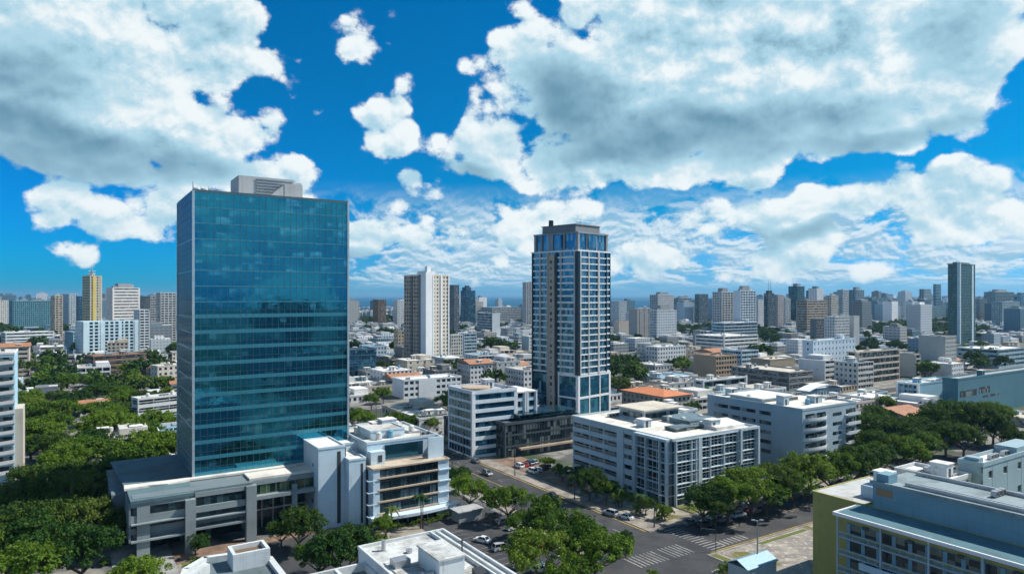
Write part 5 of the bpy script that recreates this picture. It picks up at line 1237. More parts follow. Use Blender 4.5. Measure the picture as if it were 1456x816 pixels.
for (d, s, t, px, py) in cells:
    if d > 720: continue
    x, y = ST(s + 9, t + 9)[:2]
    if on_road(s + 9, t + 9, 9) or in_foot(x, y, 9.5): continue
    if s < 126 and t < 226 and s > 60: continue
    if s < 150 and 150 < t < 226 and s > 60: continue
    if parkland(px, py, x, y):
        if rng.random() > (0.24 if px < 245 else 0.0): TREE_SPOTS.append((x, y)); continue
    if rng.random() < 0.10: TREE_SPOTS.append((x, y)); continue
    if FN >= 205: 
        continue
    ci = rng.choices(range(len(PAL)), PW_)[0]; ri = rng.choices(range(len(RK)), RKW)[0]
    st_ = rng.choices([1, 2, 3, 4, 5, 6, 8], [8, 10, 5, 1.6, .6, .3, 0.1])[0]
    if px > 1250 and d < 330: st_ = min(st_, 2)
    if d < 420: st_ = min(st_, 2)
    a = rng.uniform(16, 22.5); b = rng.uniform(16, 23.0); hh = st_ * rng.uniform(3.1, 3.5) + .3
    sty = rng.choice([BANDS, GS, GRID, SLOT, DECK, BALC, GS, dict(k='bands', fh=3.3, sp=.5, m=6, end=1.0)]); sL = rng.choice([sty, SLOT, BLANK, GS])
    n = {1: 'single-storey', 2: 'two-storey', 3: 'three-storey', 4: 'four-storey', 5: 'five-storey', 6: 'six-storey', 8: 'eight-storey'}[st_]
    w_ = proj((x, y, hh))
    lbl = None
    for kind in rng.sample(['house', 'building', 'block', 'office', 'flats', 'workshop'], 6):
        lbl = unique(f'{PAL[ci][0]} {n} {kind} with {RK[ri][1]}', w_[0], w_[1])
        if lbl: break
    if not lbl: continue
    rr = building('low_rise_building', lbl, 'building', tuple(ST(s + rng.uniform(0, 3), t + rng.uniform(0, 3))), TH + rng.choice([0, 0, 0, rng.uniform(-4, 4)]), a, b, hh, wall=PAL[ci][1], F=sty, L=sL,
             roofk=RK[ri][0], units=rng.randint(4, 9) if d < 500 else rng.randint(2, 4), seed=FN, group='low-rise buildings filling the town', rows=True, stain=.5, par=rng.choice([.4, .9, 1.1]), foot=False)
    if RK[ri][0] == 'rust' or rng.random() < .07:
        q = MB(); z = hh + 1.0; q.poly([(-.8, -.8, z), (a + .8, -.8, z), (a + .8, b / 2, z + 2.6), (-.8, b / 2, z + 2.6)]); q.poly([(-.8, b / 2, z + 2.6), (a + .8, b / 2, z + 2.6), (a + .8, b + .8, z), (-.8, b + .8, z)])
        q.poly([(-.8, -.8, z), (-.8, b / 2, z + 2.6), (-.8, b + .8, z)]); q.poly([(a + .8, -.8, z), (a + .8, b + .8, z), (a + .8, b / 2, z + 2.6)])
        q.build('pitched_roof', tile_mat((0.40, 0.19, 0.10)) if rng.random() < .5 else plain((0.55, 0.57, 0.57), .5, .2, 'sheet_metal_roof'), rr)
    if d < 480:
        for _ in range(rng.randint(2, 5)):
            q = MB(); zz_ = (rng.randint(0, st_ - 1) + .25) * hh / st_
            if rng.random() < .5: xx = rng.uniform(1, a - 2); q.box(xx, xx + .95, -.5, -.02, zz_, zz_ + .65); q.box(xx + .15, xx + .65, -.53, -.5, zz_ + .1, zz_ + .55, 1)
            else: yy = rng.uniform(1, b - 2); q.box(-.5, -.02, yy, yy + .95, zz_, zz_ + .65); q.box(-.53, -.5, yy + .15, yy + .65, zz_ + .1, zz_ + .55, 1)
            q.build('air_conditioner', [M_METAL, M_DMETAL], rr)
    if rng.random() < .45:
        q = MB(); f = rng.uniform(.35, .6); q.box(a * (1 - f) - .6, a - .6, b * .3, b - .6, hh - .1, hh + rng.uniform(2.6, 3.4)); q.build('upper_storey', wall_mat(PAL[ci][1], stain=.5), rr)
    FN += 1

# ---------------------------------------------------------------- the rest of the town: thousands of roofs far off
def far_mat(wall, win, roofc, name, wx=3.2, wz=3.3, fx=.5, fz=.45):
    m, nt, p = new_mat(name); oc = objcoord(nt)
    s = nt.nodes.new('ShaderNodeSeparateXYZ'); nt.links.new(oc, s.inputs[0]); X, Y, Z = (E(s.outputs[i]) for i in range(3))
    gn = nt.nodes.new('ShaderNodeNewGeometry'); ns = nt.nodes.new('ShaderNodeSeparateXYZ'); nt.links.new(gn.outputs['Normal'], ns.inputs[0])
    up = sstep(E(ns.outputs[2]), .5, .6)
    u = E.m('FRACT', (X + Y) / wx + 900.0); v = E.m('FRACT', Z / wz + 10.0)
    mk = E.m('LESS_THAN', u, fx) * E.m('LESS_THAN', v, fz)
    n_ = noise(oc, .02, 3, .6); r_ = noise(oc, .15, 5, .65)
    isl = E(gn.outputs['Random Per Island'])
    wc = mixc((isl * 1.3 - .1).sat(), tuple(min(.8, c * 1.2) for c in wall), tuple(c * k for c, k in zip(wall, (.42, .52, .60))))
    mk = mk * ((isl * 7.3 - E.m('FLOOR', isl * 7.3)) * .8 + .35).sat()
    c = mixc(mk, wc, win)
    rc = mixc(sstep(r_, .42, .62), roofc, tuple(q_ * .4 for q_ in roofc))
    nt.links.new(mixc(up, c, rc), p.inputs['Base Color']); p.inputs['Roughness'].default_value = .7
    return m
FM = [far_mat((.68, .70, .70), (.04, .07, .09), (.82, .80, .75), 'far_white_block'), far_mat((.42, .42, .40), (.04, .06, .08), (.55, .54, .50), 'far_grey_block', 5, 3.4, .8, .5),
      far_mat((.46, .44, .40), (.05, .06, .07), (.50, .42, .34), 'far_tan_block', 2.8, 3.2, .45, .6), far_mat((.12, .24, .30), (.02, .06, .09), (.30, .34, .36), 'far_teal_block', 2.6, 3.3, .6, .75),
      far_mat((.40, .52, .60), (.04, .09, .13), (.70, .70, .68), 'far_blue_block', 3.6, 3.3, .5, .5)]
fr = random.Random(5)
q = MB(); tall = MB(); NT = 0
S3 = lambda s, t: (s, t)
for i in range(-140, 190):
    for j in range(10, 190):
        s = i * 24 + (i // 5) * 7; t = j * 25 + (j // 4) * 8
        p = ST(s, t)
        if p.y < 560 or p.y > 4300: continue
        if p.y > 1900 and fr.random() < .35: continue
        if p.y > 2850 and -.26 < p.x / p.y < .36: continue
        px, py = proj(p)
        if not (-60 < px < 1516): continue
        if in_foot(p.x, p.y, 12) or on_road(s, t, 10): continue
        if p.y < 724 and (any(False for _ in ()) or FN and p.y < 700): continue
        k = mnoise.noise(Vector((s * .004, t * .004, 0)))
        if k > 0.22 and fr.random() < .8: TREE_SPOTS.append((p.x, p.y)); continue
        if fr.random() < .08: TREE_SPOTS.append((p.x, p.y)); continue
        hh = fr.choice([4, 4, 6, 7, 7, 9, 10, 14]); a = fr.uniform(12, 22); b = fr.uniform(12, 22)
        pt = 0.0
        if p.y > 1300: pt = .10 + (.08 if px > 1080 else .02)
        elif p.y > 800: pt = .035
        if p.y > 1600 and -.26 < p.x / p.y < .32: pt *= .10
        m = fr.choices(range(5), [7, 4, 3, 1.5, 2])[0]
        if fr.random() < pt:
            hh = fr.uniform(22, 50) + (fr.random() ** 3) * 24; m = fr.choices(range(5), [5, 3, 1, 6, 5])[0]; a = fr.uniform(14, 34); b = fr.uniform(14, 22); NT += 1
            q.box(s + a * .3, s + a * .7, t + b * .3, t + b * .7, hh - .2, hh + 3.5, m)
        q.box(s, s + a, t, t + b, -.3, hh, m)
        if fr.random() < .8: q.box(s + a * .2, s + a * fr.uniform(.5, .9), t + b * .2, t + b * fr.uniform(.5, .9), hh - .2, hh + fr.uniform(1.5, 3.5), fr.choices(range(5), [7, 4, 3, 1, 2])[0])
        if fr.random() < .5: q.box(s + a + .5, s + a + 6, t + 2, t + b - 2, -.3, hh * .6, m)
print('far towers', NT, 'low', FN, 'tree spots', len(TREE_SPOTS))
tag(q.build('distant_town', FM, None, (0, 0, 0), R(TH)), 'pale distant town of countless low roofs spreading to the sea', kind='stuff')
# hills on the far right horizon
q = MB(); n = 60
for i in range(n):
    x0 = 5200 + i * 260; x1 = x0 + 260; f = lambda x: 14 + 50 * (mnoise.noise(Vector((x * .0005, 3, 0))) + .5) * sin(min(1, max(0, (x - 5200) / 15600)) * pi)
    y0 = 11500 + (x0 - 5200) * .1; y1 = 11500 + (x1 - 5200) * .1
    q.poly([(x0, y0, 0), (x1, y1, 0), (x1, y1 + 500, f(x1)), (x0, y0 + 500, f(x0))]); q.poly([(x0, y0 + 500, f(x0)), (x1, y1 + 500, f(x1)), (x1, y1 + 2500, 0), (x0, y0 + 2500, 0)])
tag(q.build('hills', plain((0.06, 0.09, 0.05), .95, name='far_hill')), kind='structure')
# the city behind the viewpoint, which the tower glass mirrors
mirror = [(150, 20, 26, 20, 22), (190, -60, 30, 24, 30), (260, -120, 40, 26, 40), (330, -180, 30, 30, 52), (120, -70, 26, 22, 16), (230, -20, 24, 24, 18), (300, -60, 30, 24, 26), (380, -120, 36, 24, 40), (180, -150, 26, 26, 34), (90, -40, 24, 20, 14),
          (430, -260, 44, 30, 50), (60, -120, 26, 26, 20), (130, -220, 40, 24, 44), (240, -260, 26, 26, 52)]
for i, (x, y, a, b, h) in enumerate(mirror):
    c_ = PAL[i % 7]
    building('block_behind_viewpoint', f'{c_[0]} block of {round(h / 3.3)} storeys mirrored in the tower glass', 'building', (x, y - 30, 0), TH, a, b, h, wall=c_[1], F=BLANK, L=GS, Bk=GS, Rt=GS, rows=False, units=2, foot=False, group='blocks behind the viewpoint')

# ================================================================ trees
def leaf_mat(c0, c1, name):
    m, nt, p = new_mat(name); oc = objcoord(nt)
    oi = nt.nodes.new('ShaderNodeObjectInfo'); rnd = E(oi.outputs['Random'])
    gi = nt.nodes.new('ShaderNodeNewGeometry'); isl = E(gi.outputs['Random Per Island'])
    n1 = noise(oc, .55, 3, .6)
    f = (sstep(n1, .35, .65) * .6 + isl * .4 + (rnd - .5) * .9).sat()
    c = mixc(f, c0, c1); c = mixc(E.m('GREATER_THAN', isl, .965) * .5, c, (0.16, 0.15, 0.03))
    c = mixc(sstep(rnd, .75, .97) * .30, c, (0.14, 0.16, 0.035)); c = mixc(sstep(rnd, .25, .05) * .45, c, (0.012, 0.05, 0.016))
    nt.links.new(c, p.inputs['Base Color']); p.inputs['Roughness'].default_value = .7; p.inputs['Specular IOR Level'].default_value = .15
    tr = nt.nodes.new('ShaderNodeBsdfTranslucent'); nt.links.new(c, tr.inputs[0])
    mx = nt.nodes.new('ShaderNodeMixShader'); mx.inputs[0].default_value = .30
    nt.links.new(p.outputs[0], mx.inputs[1]); nt.links.new(tr.outputs[0], mx.inputs[2]); nt.links.new(mx.outputs[0], nt.nodes['Material Output'].inputs[0])
    return m
LEAF = leaf_mat((0.034, 0.092, 0.010), (0.165, 0.270, 0.024), 'broad_leaves'); LEAFD = leaf_mat((0.020, 0.058, 0.010), (0.08, 0.145, 0.018), 'dark_and_shaded_leaves')  # LEAFD: dark foliage, also painted shade for trees in shadow
PALML = leaf_mat((0.03, 0.08, 0.015), (0.08, 0.14, 0.03), 'palm_leaves')
BARK = plain((0.10, 0.075, 0.055), .9, name='bark')
def crown_mesh(seed, rad, hgt, nclump, nleaf, size, flat=.5, mat=LEAF, base=.0):
    r = random.Random(seed); v = []; f = []
    lobes = [(r.uniform(0, 2 * pi), r.uniform(.35, .62) * rad, r.uniform(.38, .55) * rad, r.uniform(-.15, .2) * hgt) for _ in range(r.randint(5, 7))] + [(0, 0, rad * .6, .18 * hgt)]
    for c in range(nclump):
        la, lr, lrad, lz = r.choice(lobes)
        # clump centre on the upper shell of a lobe
        u = r.random() ** .6; ph = r.uniform(0, 2 * pi)
        el = asin(max(-1, min(1, r.uniform(-.25, 1.0))))
        cx_ = cos(la) * lr + cos(ph) * cos(el) * lrad * (.65 + .4 * u); cy_ = sin(la) * lr + sin(ph) * cos(el) * lrad * (.65 + .4 * u)
        cz_ = lz + hgt * flat + sin(el) * hgt * .5 * (.8 + .25 * u)
        cr = rad * r.uniform(.10, .19)
        for k in range(nleaf):
            d = Vector((r.gauss(0, 1), r.gauss(0, 1), r.gauss(0, .6)))
            d = d / max(.3, d.length) * cr * r.random() ** .4
            p = Vector((cx_, cy_, cz_)) + d
            nrm = Vector((d.x / cr * .8 + r.uniform(-.8, .8), d.y / cr * .8 + r.uniform(-.8, .8), .55 + r.uniform(-.5, .6))).normalized()
            a = nrm.orthogonal().normalized(); b = nrm.cross(a); t = r.uniform(0, pi); a, b = a * cos(t) + b * sin(t), b * cos(t) - a * sin(t)
            s = size * r.uniform(.6, 1.35); n = len(v)
            v += [tuple(p - a * s), tuple(p - b * s * .55 + nrm * s * .15), tuple(p + a * s), tuple(p + b * s * .55 + nrm * s * .15)]
            f.append((n, n + 1, n + 2, n + 3))
    me = bpy.data.meshes.new('crown'); me.from_pydata(v, [], f); me.materials.append(mat); me.update(); return me
def trunk_mesh(seed, h, rad, spread):
    r = random.Random(seed + 99); q = MB()
    q.tube((0, 0, -.3), (.1, 0, h * .45), rad, rad * .75, 9)
    for k in range(6):
        a = k * pi / 3 + r.uniform(-.4, .4); e = (cos(a) * spread * .55, sin(a) * spread * .55, h * r.uniform(.85, 1.05))
        mdl = (cos(a) * spread * .22, sin(a) * spread * .22, h * .68)
        q.tube((.1, 0, h * .42), mdl, rad * .55, rad * .38, 7); q.tube(mdl, e, rad * .38, rad * .14, 6)
        q.tube(mdl, (e[0] * .7 - e[1] * .5, e[1] * .7 + e[0] * .5, e[2] * 1.05), rad * .25, rad * .1, 5)
    return q.data('trunk', BARK)
PR = []
for k in range(6):
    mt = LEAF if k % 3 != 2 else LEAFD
    PR.append((crown_mesh(k, 6.5, 5.0, 108, 84, .25, .62, mt), trunk_mesh(k, 5.0, .38, 6.5), 3.2))
PRF = [(crown_mesh(50 + k, 6.5, 6.0, 48, 16, .85, .5, LEAF if k % 2 else LEAFD), trunk_mesh(k, 5.0, .4, 6), 2.8) for k in range(4)]
NTREE = 0
def tree(x, y, sc, label, group, name='shade_tree', far=False, seed=None, zs=1.0, dark=None):
    global NTREE
    r = random.Random(seed if seed is not None else int(x * 13 + y * 7))
    P = PRF if far else PR
    k = r.randrange(len(P))
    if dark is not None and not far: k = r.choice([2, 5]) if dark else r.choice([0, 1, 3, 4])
    cm, tm, zc = P[k]
    root = empty(name, (x, y, 0), r.uniform(0, 6.28), label, 'tree', group); root.scale = (sc, sc, sc * zs)
    c = bpy.data.objects.new('crown', cm); COL.objects.link(c); c.parent = root; c.location.z = zc
    t = bpy.data.objects.new('trunk', tm); COL.objects.link(t); t.parent = root
    NTREE += 1; return root
def tp(px, py, z=6.0): p = G(px, py, z); return p.x, p.y
def cluster(pts, label, group, **kw):
    for (px, py, sc) in pts:
        x, y = tp(px, py, 6.5 * sc * kw.get('zs', 1)); tree(x, y, sc, label, group, **kw)
AV = 'shade trees between the avenue and the parking lot'
for (px, py, sc, lb) in [(668, 692, .95, 'tree at the white office corner, first of the avenue row'), (652, 676, .8, 'smaller tree tucked against the right end of the office block'),
    (722, 706, 1.0, 'round tree beside the two thin trunks of the avenue row'), (762, 722, 1.05, 'middle tree of the avenue row beside the parking lot'), (742, 738, .75, 'low tree under the middle of the avenue row'),
    (808, 752, 1.35, 'broad tallest tree of the avenue row'), (770, 782, 1.2, 'wide tree over the parked cars, bottom of the avenue row'), (845, 775, 1.15, 'tree at the crossing end of the avenue row'), (805, 806, .9, 'lowest tree of the avenue row at the bottom edge')]:
    x, y = tp(px, py, 7 * sc); tree(x, y, sc, lb, AV, dark=False)
for (px, py, lb) in ((889, 792, 'slim young tree on the corner beside the zebra crossing'), ):
    x, y = tp(px, py, 0); tree(x, y, .42, lb, AV, zs=1.5)
SG = 'trees along the far side of the side street'
for i, (px, py, sc) in enumerate([(1000, 712, .9), (1035, 708, 1.0), (1068, 694, 1.15), (1100, 684, 1.0), (1128, 690, .9), (1150, 672, 1.15), (1180, 668, 1.1), (1212, 660, 1.15), (1245, 650, 1.1), (1280, 642, 1.1), (1312, 634, 1.0), (1018, 722, .7), (1090, 704, .8)]):
    sc *= 1.18; x, y = tp(px, py, 6 * sc); tree(x, y, sc, 'leafy shade tree in the row along the side street, in front of the grey-white block', SG, dark=(i % 4 == 3))
for (px, py, sc, lb) in [(838, 680, .95, 'dark tree between the plaza and the white deck building'), (822, 672, .6, 'small tree at the plaza edge'), (918, 716, .45, 'short bushy tree before the framed glass corner'), (945, 724, .42, 'low bush at the foot of the framed glass corner'),
    (1018, 672, .45, 'small tree in front of the framed glass wall'), (862, 694, .7, 'tree before the banded deck side, nearest its corner'), (800, 668, .55, 'small tree beside the cars on the plaza'), (778, 655, .45, 'little tree at the back of the plaza by the annex ledge'), (880, 706, .5, 'low tree by the pavement before the deck building columns'), (490, 772, 1.25, 'broad bright tree in front of the white office block'), (520, 780, .8, 'small tree right of the broad bright tree'), (455, 785, .85, 'small tree left of the broad bright tree'),
    (425, 742, 1.0, 'shaded tree between the podium and the white office block'), (400, 752, .6, 'small shaded tree beside the service lane'), (548, 742, .55, 'palm-like tree before the shop front'), (278, 772, .5, 'small tree between the podium piers'),
    (60, 766, 1.4, 'big bright foreground tree, lower left'), (115, 775, 1.2, 'bright foreground tree, right of the big lower left one'), (10, 775, 1.2, 'bright tree cut by the left edge'), (196, 812, .95, 'tree top at the bottom edge before the podium pier'), (30, 800, 1.2, 'lowest tree in the left corner')]:
    x, y = tp(px, py, 7 * sc if sc > .5 else 3); tree(x, y, sc, lb, None, dark=('dark' in lb or 'shaded' in lb))  # trees labelled shaded get darker leaves, shade put into the colour
LG = 'trees of the shaded grove left of the podium'
for (px, py, sc) in [(20, 700, 1.3), (65, 690, 1.35), (110, 685, 1.35), (150, 690, 1.2), (35, 728, 1.2), (85, 722, 1.2), (135, 722, 1.2), (160, 740, .9), (180, 664, .9), (5, 740, 1.1), (140, 668, 1.1), (90, 668, 1.1), (45, 672, 1.1), (10, 712, 1.1)]:
    x, y = tp(px, py, 8 * sc); tree(x, y, sc, 'shaded tree in the grove left of the podium', LG, dark=True)  # darker leaves carry the tower's shadow in their colour
PG = 'trees of the green park left of the glass tower'
rp = random.Random(77)
for k in range(56):
    py = 505 + 150 * rp.random() ** 1.0; px = -10 + 250 * rp.random()
    sc = rp.uniform(.95, 1.6); x, y = tp(px, py, 7 * sc)
    if in_foot(x, y, 5): continue
    tree(x, y, sc, 'spreading shade tree in the park left of the glass tower', PG, zs=rp.uniform(.75, 1.0), dark=rp.random() < .15, far=y > 420)
RG = 'dark trees behind the yellow-ended building'
for (px, py, sc) in [(1236, 604, 1.5), (1262, 612, 1.4), (1252, 630, 1.3), (1300, 606, 1.3), (1330, 592, 1.6), (1362, 588, 1.7), (1392, 590, 1.7), (1412, 600, 1.3), (1345, 614, 1.3), (1308, 625, 1.1), (1225, 625, 1.1), (1440, 620, .9), (1425, 612, 1.0), (1285, 622, 1.1), (1370, 618, 1.2), (1446, 640, 1.0)]:
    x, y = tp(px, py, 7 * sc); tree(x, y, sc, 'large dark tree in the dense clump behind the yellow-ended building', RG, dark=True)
MG = 'trees between the mid-town buildings'
for (px, py, sc, lb) in [(640, 522, 1.3, 'tree at the right foot of the tan residential tower'), (655, 528, 1.2, 'tree in front of the white ribbed block'), (625, 527, 1.2, 'tree directly before the tan residential tower'), (528, 568, .9, 'tree below the navy glass block'), (515, 595, 1.0, 'tree close right of the glass tower base'),
    (545, 560, .9, 'tree left of the blank-panel white block'), (500, 592, .9, 'tree touching the right edge of the glass tower'), (560, 597, .9, 'tree between the white office roof and the blank-panel block'), (590, 600, .9, 'tree in the middle of the street behind the office roof'), (615, 602, .8, 'tree left of the blue banded office'), (600, 590, .8, 'tree in front of the blank-panel white block'),
    (872, 528, 1.6, 'big dark tree right of the banded high-rise'), (890, 534, 1.7, 'widest dark tree right of the banded high-rise'), (906, 530, 1.4, 'right-hand tree of the dark clump by the high-rise'), (880, 548, 1.3, 'front tree of the dark clump by the high-rise'), (957, 518, 1.1, 'tree before the long white three-storey building'), (972, 520, 1.1, 'second tree before the long white three-storey building'),
    (983, 580, .75, 'bright small tree right of the orange tiled roof'), (1378, 500, 1.6, 'rounded tree right of the blank grey block'), (1400, 498, 1.8, 'large rounded tree before the long teal school'), (1418, 506, 1.5, 'right tree of the clump before the long teal school'), (1300, 522, 1.0, 'tree left of the blank grey block foot'), (1320, 526, 1.0, 'second tree at the blank grey block foot'),
    (733, 492, 1.2, 'tree among roofs left of the banded high-rise'), (1085, 497, 1.3, 'tree right of the white terrace building'), (700, 518, 1.0, 'tree behind the blue banded office'), (1258, 575, 1.0, 'tree beside the gridded bright blue building'), (1245, 590, .9, 'small tree before the pale annex hall')]:
    x, y = tp(px, py, 6 * sc); tree(x, y, sc, lb, MG, far=y > 420, dark='dark' in lb)
nm_ = 0
ts = sorted(TREE_SPOTS, key=lambda p: p[1])
rest = []
for (x, y) in ts:
    if y < 640 and nm_ < 85:
        for k in range(2 if y < 420 else 1):
            px, py = proj((x + k * 9, y, 6)); 
            tree(x + k * 9, y + k * 5, rp.uniform(.8, 1.35), ('leafy street tree standing among the park edge roofs' if px < 245 else 'leafy street tree standing among the low town roofs'), 'street trees among the park edge roofs' if px < 245 else 'street trees among the low town roofs', far=y > 380); nm_ += 1
    else: rest.append((x, y))
# far trees: one mass
import numpy as np
P = []
for cm, tm, zc in PRF:
    a = np.empty(len(cm.vertices) * 3); cm.vertices.foreach_get('co', a); P.append(a.reshape(-1, 3) + [0, 0, zc])
vs = []; cnt = 0
rr_ = random.Random(31)
for (x, y) in rest:
    for k in range(3 if y < 1500 else 2):
        if cnt > 1500: break
        a = P[rr_.randrange(4)]; s = rr_.uniform(.9, 1.6); t = rr_.uniform(0, 6.28)
        if y > 1300: a = a.reshape(-1, 4, 3)[::2].reshape(-1, 3) ; s *= 1.15
        b = a * s; c, n_ = cos(t), sin(t); vs.append(np.stack([b[:, 0] * c - b[:, 1] * n_ + x + rr_.uniform(-11, 11), b[:, 0] * n_ + b[:, 1] * c + y + rr_.uniform(-9, 9), b[:, 2]], 1)); cnt += 1
if vs:
    av = np.concatenate(vs); me = bpy.data.meshes.new('distant_trees'); nv = len(av); me.vertices.add(nv); me.vertices.foreach_set('co', av.ravel())
    me.loops.add(nv); me.loops.foreach_set('vertex_index', np.arange(nv, dtype=np.int32)); me.polygons.add(nv // 4); me.polygons.foreach_set('loop_start', np.arange(0, nv, 4, dtype=np.int32)); me.polygons.foreach_set('loop_total', np.full(nv // 4, 4, dtype=np.int32))
    me.update(calc_edges=True); me.materials.append(LEAFD); o = bpy.data.objects.new('distant_trees', me); COL.objects.link(o)
    tag(o, 'dark green tree masses scattered through the distant town', kind='stuff')
print('trees', NTREE, 'far', cnt)
# palms
def palm(px, py, h, lb):
    x, y = tp(px, py, 0); root = empty('palm_tree', (x, y, 0), 0, lb, 'palm'); r = random.Random(int(px))
    q = MB(); q.tube((0, 0, -.2), (.15, 0, h * .5), .2, .15); q.tube((.15, 0, h * .5), (0, .1, h), .15, .11); q.build('trunk', BARK, root)
    q = MB()
    for k in range(15):
        a = k * 2 * pi / 15 + r.uniform(-.2, .2); L = r.uniform(2.0, 2.8); up = r.uniform(.2, .9); prev = Vector((0, .1, h))
        for i in range(6):
            t = (i + 1) / 6; p = Vector((cos(a) * L * t, .1 + sin(a) * L * t, h + up * L * t - 1.5 * L * .62 * t * t)); sd = Vector((-sin(a), cos(a), 0)) * .42 * (1 - abs(t - .45))
            for sgn in (-1, 1): q.quad(tuple(prev), tuple(prev + sd * sgn - Vector((0, 0, .16))), tuple(p + sd * sgn * .85 - Vector((0, 0, .22))), tuple(p))
            prev = p
    q.build('fronds', PALML, root)
for (px, py, h, lb) in [(598, 752, 8.5, 'tall palm in front of the office block windows'), (556, 756, 6, 'shorter palm left of the tall palm'), (485, 740, 5, 'small palm at the office block stair'), (910, 735, 6, 'palm before the pale corner columns of the deck building'), (884, 722, 5.5, 'small palm left of the deck building corner'), (1262, 640, 7, 'palm among the dark clump at right')]:
    palm(px, py, h, lb)
# hedges and bushes
bush = [crown_mesh(200 + k, 1.6, 1.5, 22, 26, .13, .35) for k in range(3)]
rb = random.Random(3)
def hedge(pts, label, group):
    for (s, t) in pts:
        o = bpy.data.objects.new('bush', bush[rb.randrange(3)]); COL.objects.link(o); o.location = ST(s, t, .1); k = rb.uniform(.7, 1.3); o.scale = (k, k, k); o.rotation_euler.z = rb.uniform(0, 6); tag(o, label, 'bush', group)
hedge([(130 + rb.uniform(0, 12), 131 + k * 1.15) for k in range(29)], 'green bush in the planted bed left of the white deck building', 'bushes left of the white deck building')
hedge([(146 + k * 2.6, 132.5 + rb.uniform(-1, 2)) for k in range(18)], 'green bush along the framed front of the white deck building', 'bushes before the white deck building')
hedge([(60.5 + rb.uniform(0, 5), 152 + k * 2.2) for k in range(8)] + [(68 + k * 2.2, 162.6 + rb.uniform(0, 1.2)) for k in range(9)], 'green bush at the foot of the five-storey office block', 'bushes by the office block')
hedge([(100 + rb.uniform(0, 4), 88 + k * 2.1) for k in range(9)] + [(100 + rb.uniform(0, 4.4), 119 + k * 3) for k in range(10)], 'green bush on the tree island by the avenue', 'bushes on the avenue island')
hedge([(158 + rb.uniform(0, 14), 88 + rb.uniform(0, 8)) for k in range(9)] + [(118.5 + k * 1.1, 99.2) for k in range(4)], 'green bush on the bare lot beside the yellow wall', 'bushes on the bare lot')
hedge([(21 + rb.uniform(0, 10), 160 + rb.uniform(0, 7)) for k in range(8)], 'small bush on the lawn between podium piers', 'bushes between podium piers')
hedge([(6 + rb.uniform(0, 6), 150 + k * 3) for k in range(10)], 'bush along the forecourt edge by the podium', 'bushes by the forecourt')

# ================================================================ cars
def car_parts(kind):
    r = {}
    L, W, H = (4.4, 1.8, 1.45) if kind == 'sedan' else (4.6, 1.9, 1.72)
    prof = [(-L/2, .35), (-L/2 + .05, .75), (-L/2 + .35, .86), (-L * .27, .92), (L * .22, .95), (L/2 - .35, .82), (L/2 - .03, .66), (L/2, .35)]
    if kind != 'sedan': prof = [(-L/2, .35), (-L/2 + .03, .95), (-L/2 + .1, 1.02), (-L * .2, 1.03), (L * .24, 1.02), (L/2 - .25, .92), (L/2 - .02, .7), (L/2, .35)]
    q = MB()
    def loft(q, prof, w0, w1, zc, mi=0):
        n = len(prof); base = len(q.v)
        for sgn in (-1, 1):
            for (x, z) in prof: q.v.append((x, sgn * (w0 if z < zc else w1), z))
        for i in range(n):
            j = (i + 1) % n; q.f.append((base + i, base + j, base + n + j, base + n + i)); q.m.append(mi)
        q.f.append(tuple(base + i for i in range(n))[::-1]); q.f.append(tuple(base + n + i for i in range(n))); q.m += [mi, mi]
    loft(q, [(-L/2, .28)] + prof[:-1] + [(L/2, .62), (L/2, .28)], W/2, W/2 - .06, .8)
    x0, x1, x2, x3 = ((-L * .36, -L * .22, L * .08, L * .24) if kind == 'sedan' else (-L/2 + .1, -L * .40, L * .12, L * .26))
    zb = .9 if kind == 'sedan' else 1.0
    base = len(q.v); rf = [(x1, H), (x2, H)]
    q.prism([(x1, -W/2 + .28), (x2, -W/2 + .28), (x2, W/2 - .28), (x1, W/2 - .28)], H - .05, H)
    body = q
    g = MB(); n = len(g.v)
    lo = [(x0, -W/2 + .1), (x3, -W/2 + .1), (x3, W/2 - .1), (x0, W/2 - .1)]; up = [(x1, -W/2 + .26), (x2, -W/2 + .26), (x2, W/2 - .26), (x1, W/2 - .26)]
    g.v += [(a, b, zb) for a, b in lo] + [(a, b, H - .03) for a, b in up]
    for i in range(4): j = (i + 1) % 4; g.f.append((i, j, 4 + j, 4 + i)); g.m.append(0)
    # pillars
    for (i) in range(4):
        a = Vector((*lo[i], zb)); b = Vector((*up[i], H - .02)); body.tube(tuple(a), tuple(b), .05, .05, 5)
    for sx_ in (-1, 1): body.tube(((x1 + x2) / 2, sx_ * (W/2 - .1), zb), ((x1 + x2) / 2, sx_ * (W/2 - .26), H - .03), .045, .045, 5)
    wh = MB(); wh.tube((0, -.11, 0), (0, .11, 0), .33, .33, 16); wh.tube((0, -.125, 0), (0, .125, 0), .19, .19, 10, 1)
    hl = MB(); hl.box(-.06, .03, -.2, .2, -.07, .07)
    return body, g, wh, hl, L, W
CG = plain((0.02, 0.03, 0.04), .08, .3, 'car_glass'); TY = plain((0.02, 0.02, 0.02), .9, name='tyre_rubber'); RIM = plain((0.4, 0.4, 0.42), .35, .8, 'wheel_rim')
HLM = plain((0.75, 0.78, 0.8), .15, .2, 'headlight_lens'); TLM = plain((0.35, 0.02, 0.02), .3, name='tail_light_lens')
def paint(c):
    k = ('paint', c)
    if k in MC: return MC[k]
    m, nt, p = new_mat('car_paint'); p.inputs['Base Color'].default_value = (*c, 1); p.inputs['Roughness'].default_value = .35; p.inputs['Coat Weight'].default_value = .6; MC[k] = m; return m
CP = {}
CARC = dict(white=(.75, .76, .76), silver=(.42, .44, .46), black=(.02, .02, .022), grey=(.16, .17, .18), red=(.35, .03, .025), blue=(.04, .12, .22), teal=(.10, .24, .30))
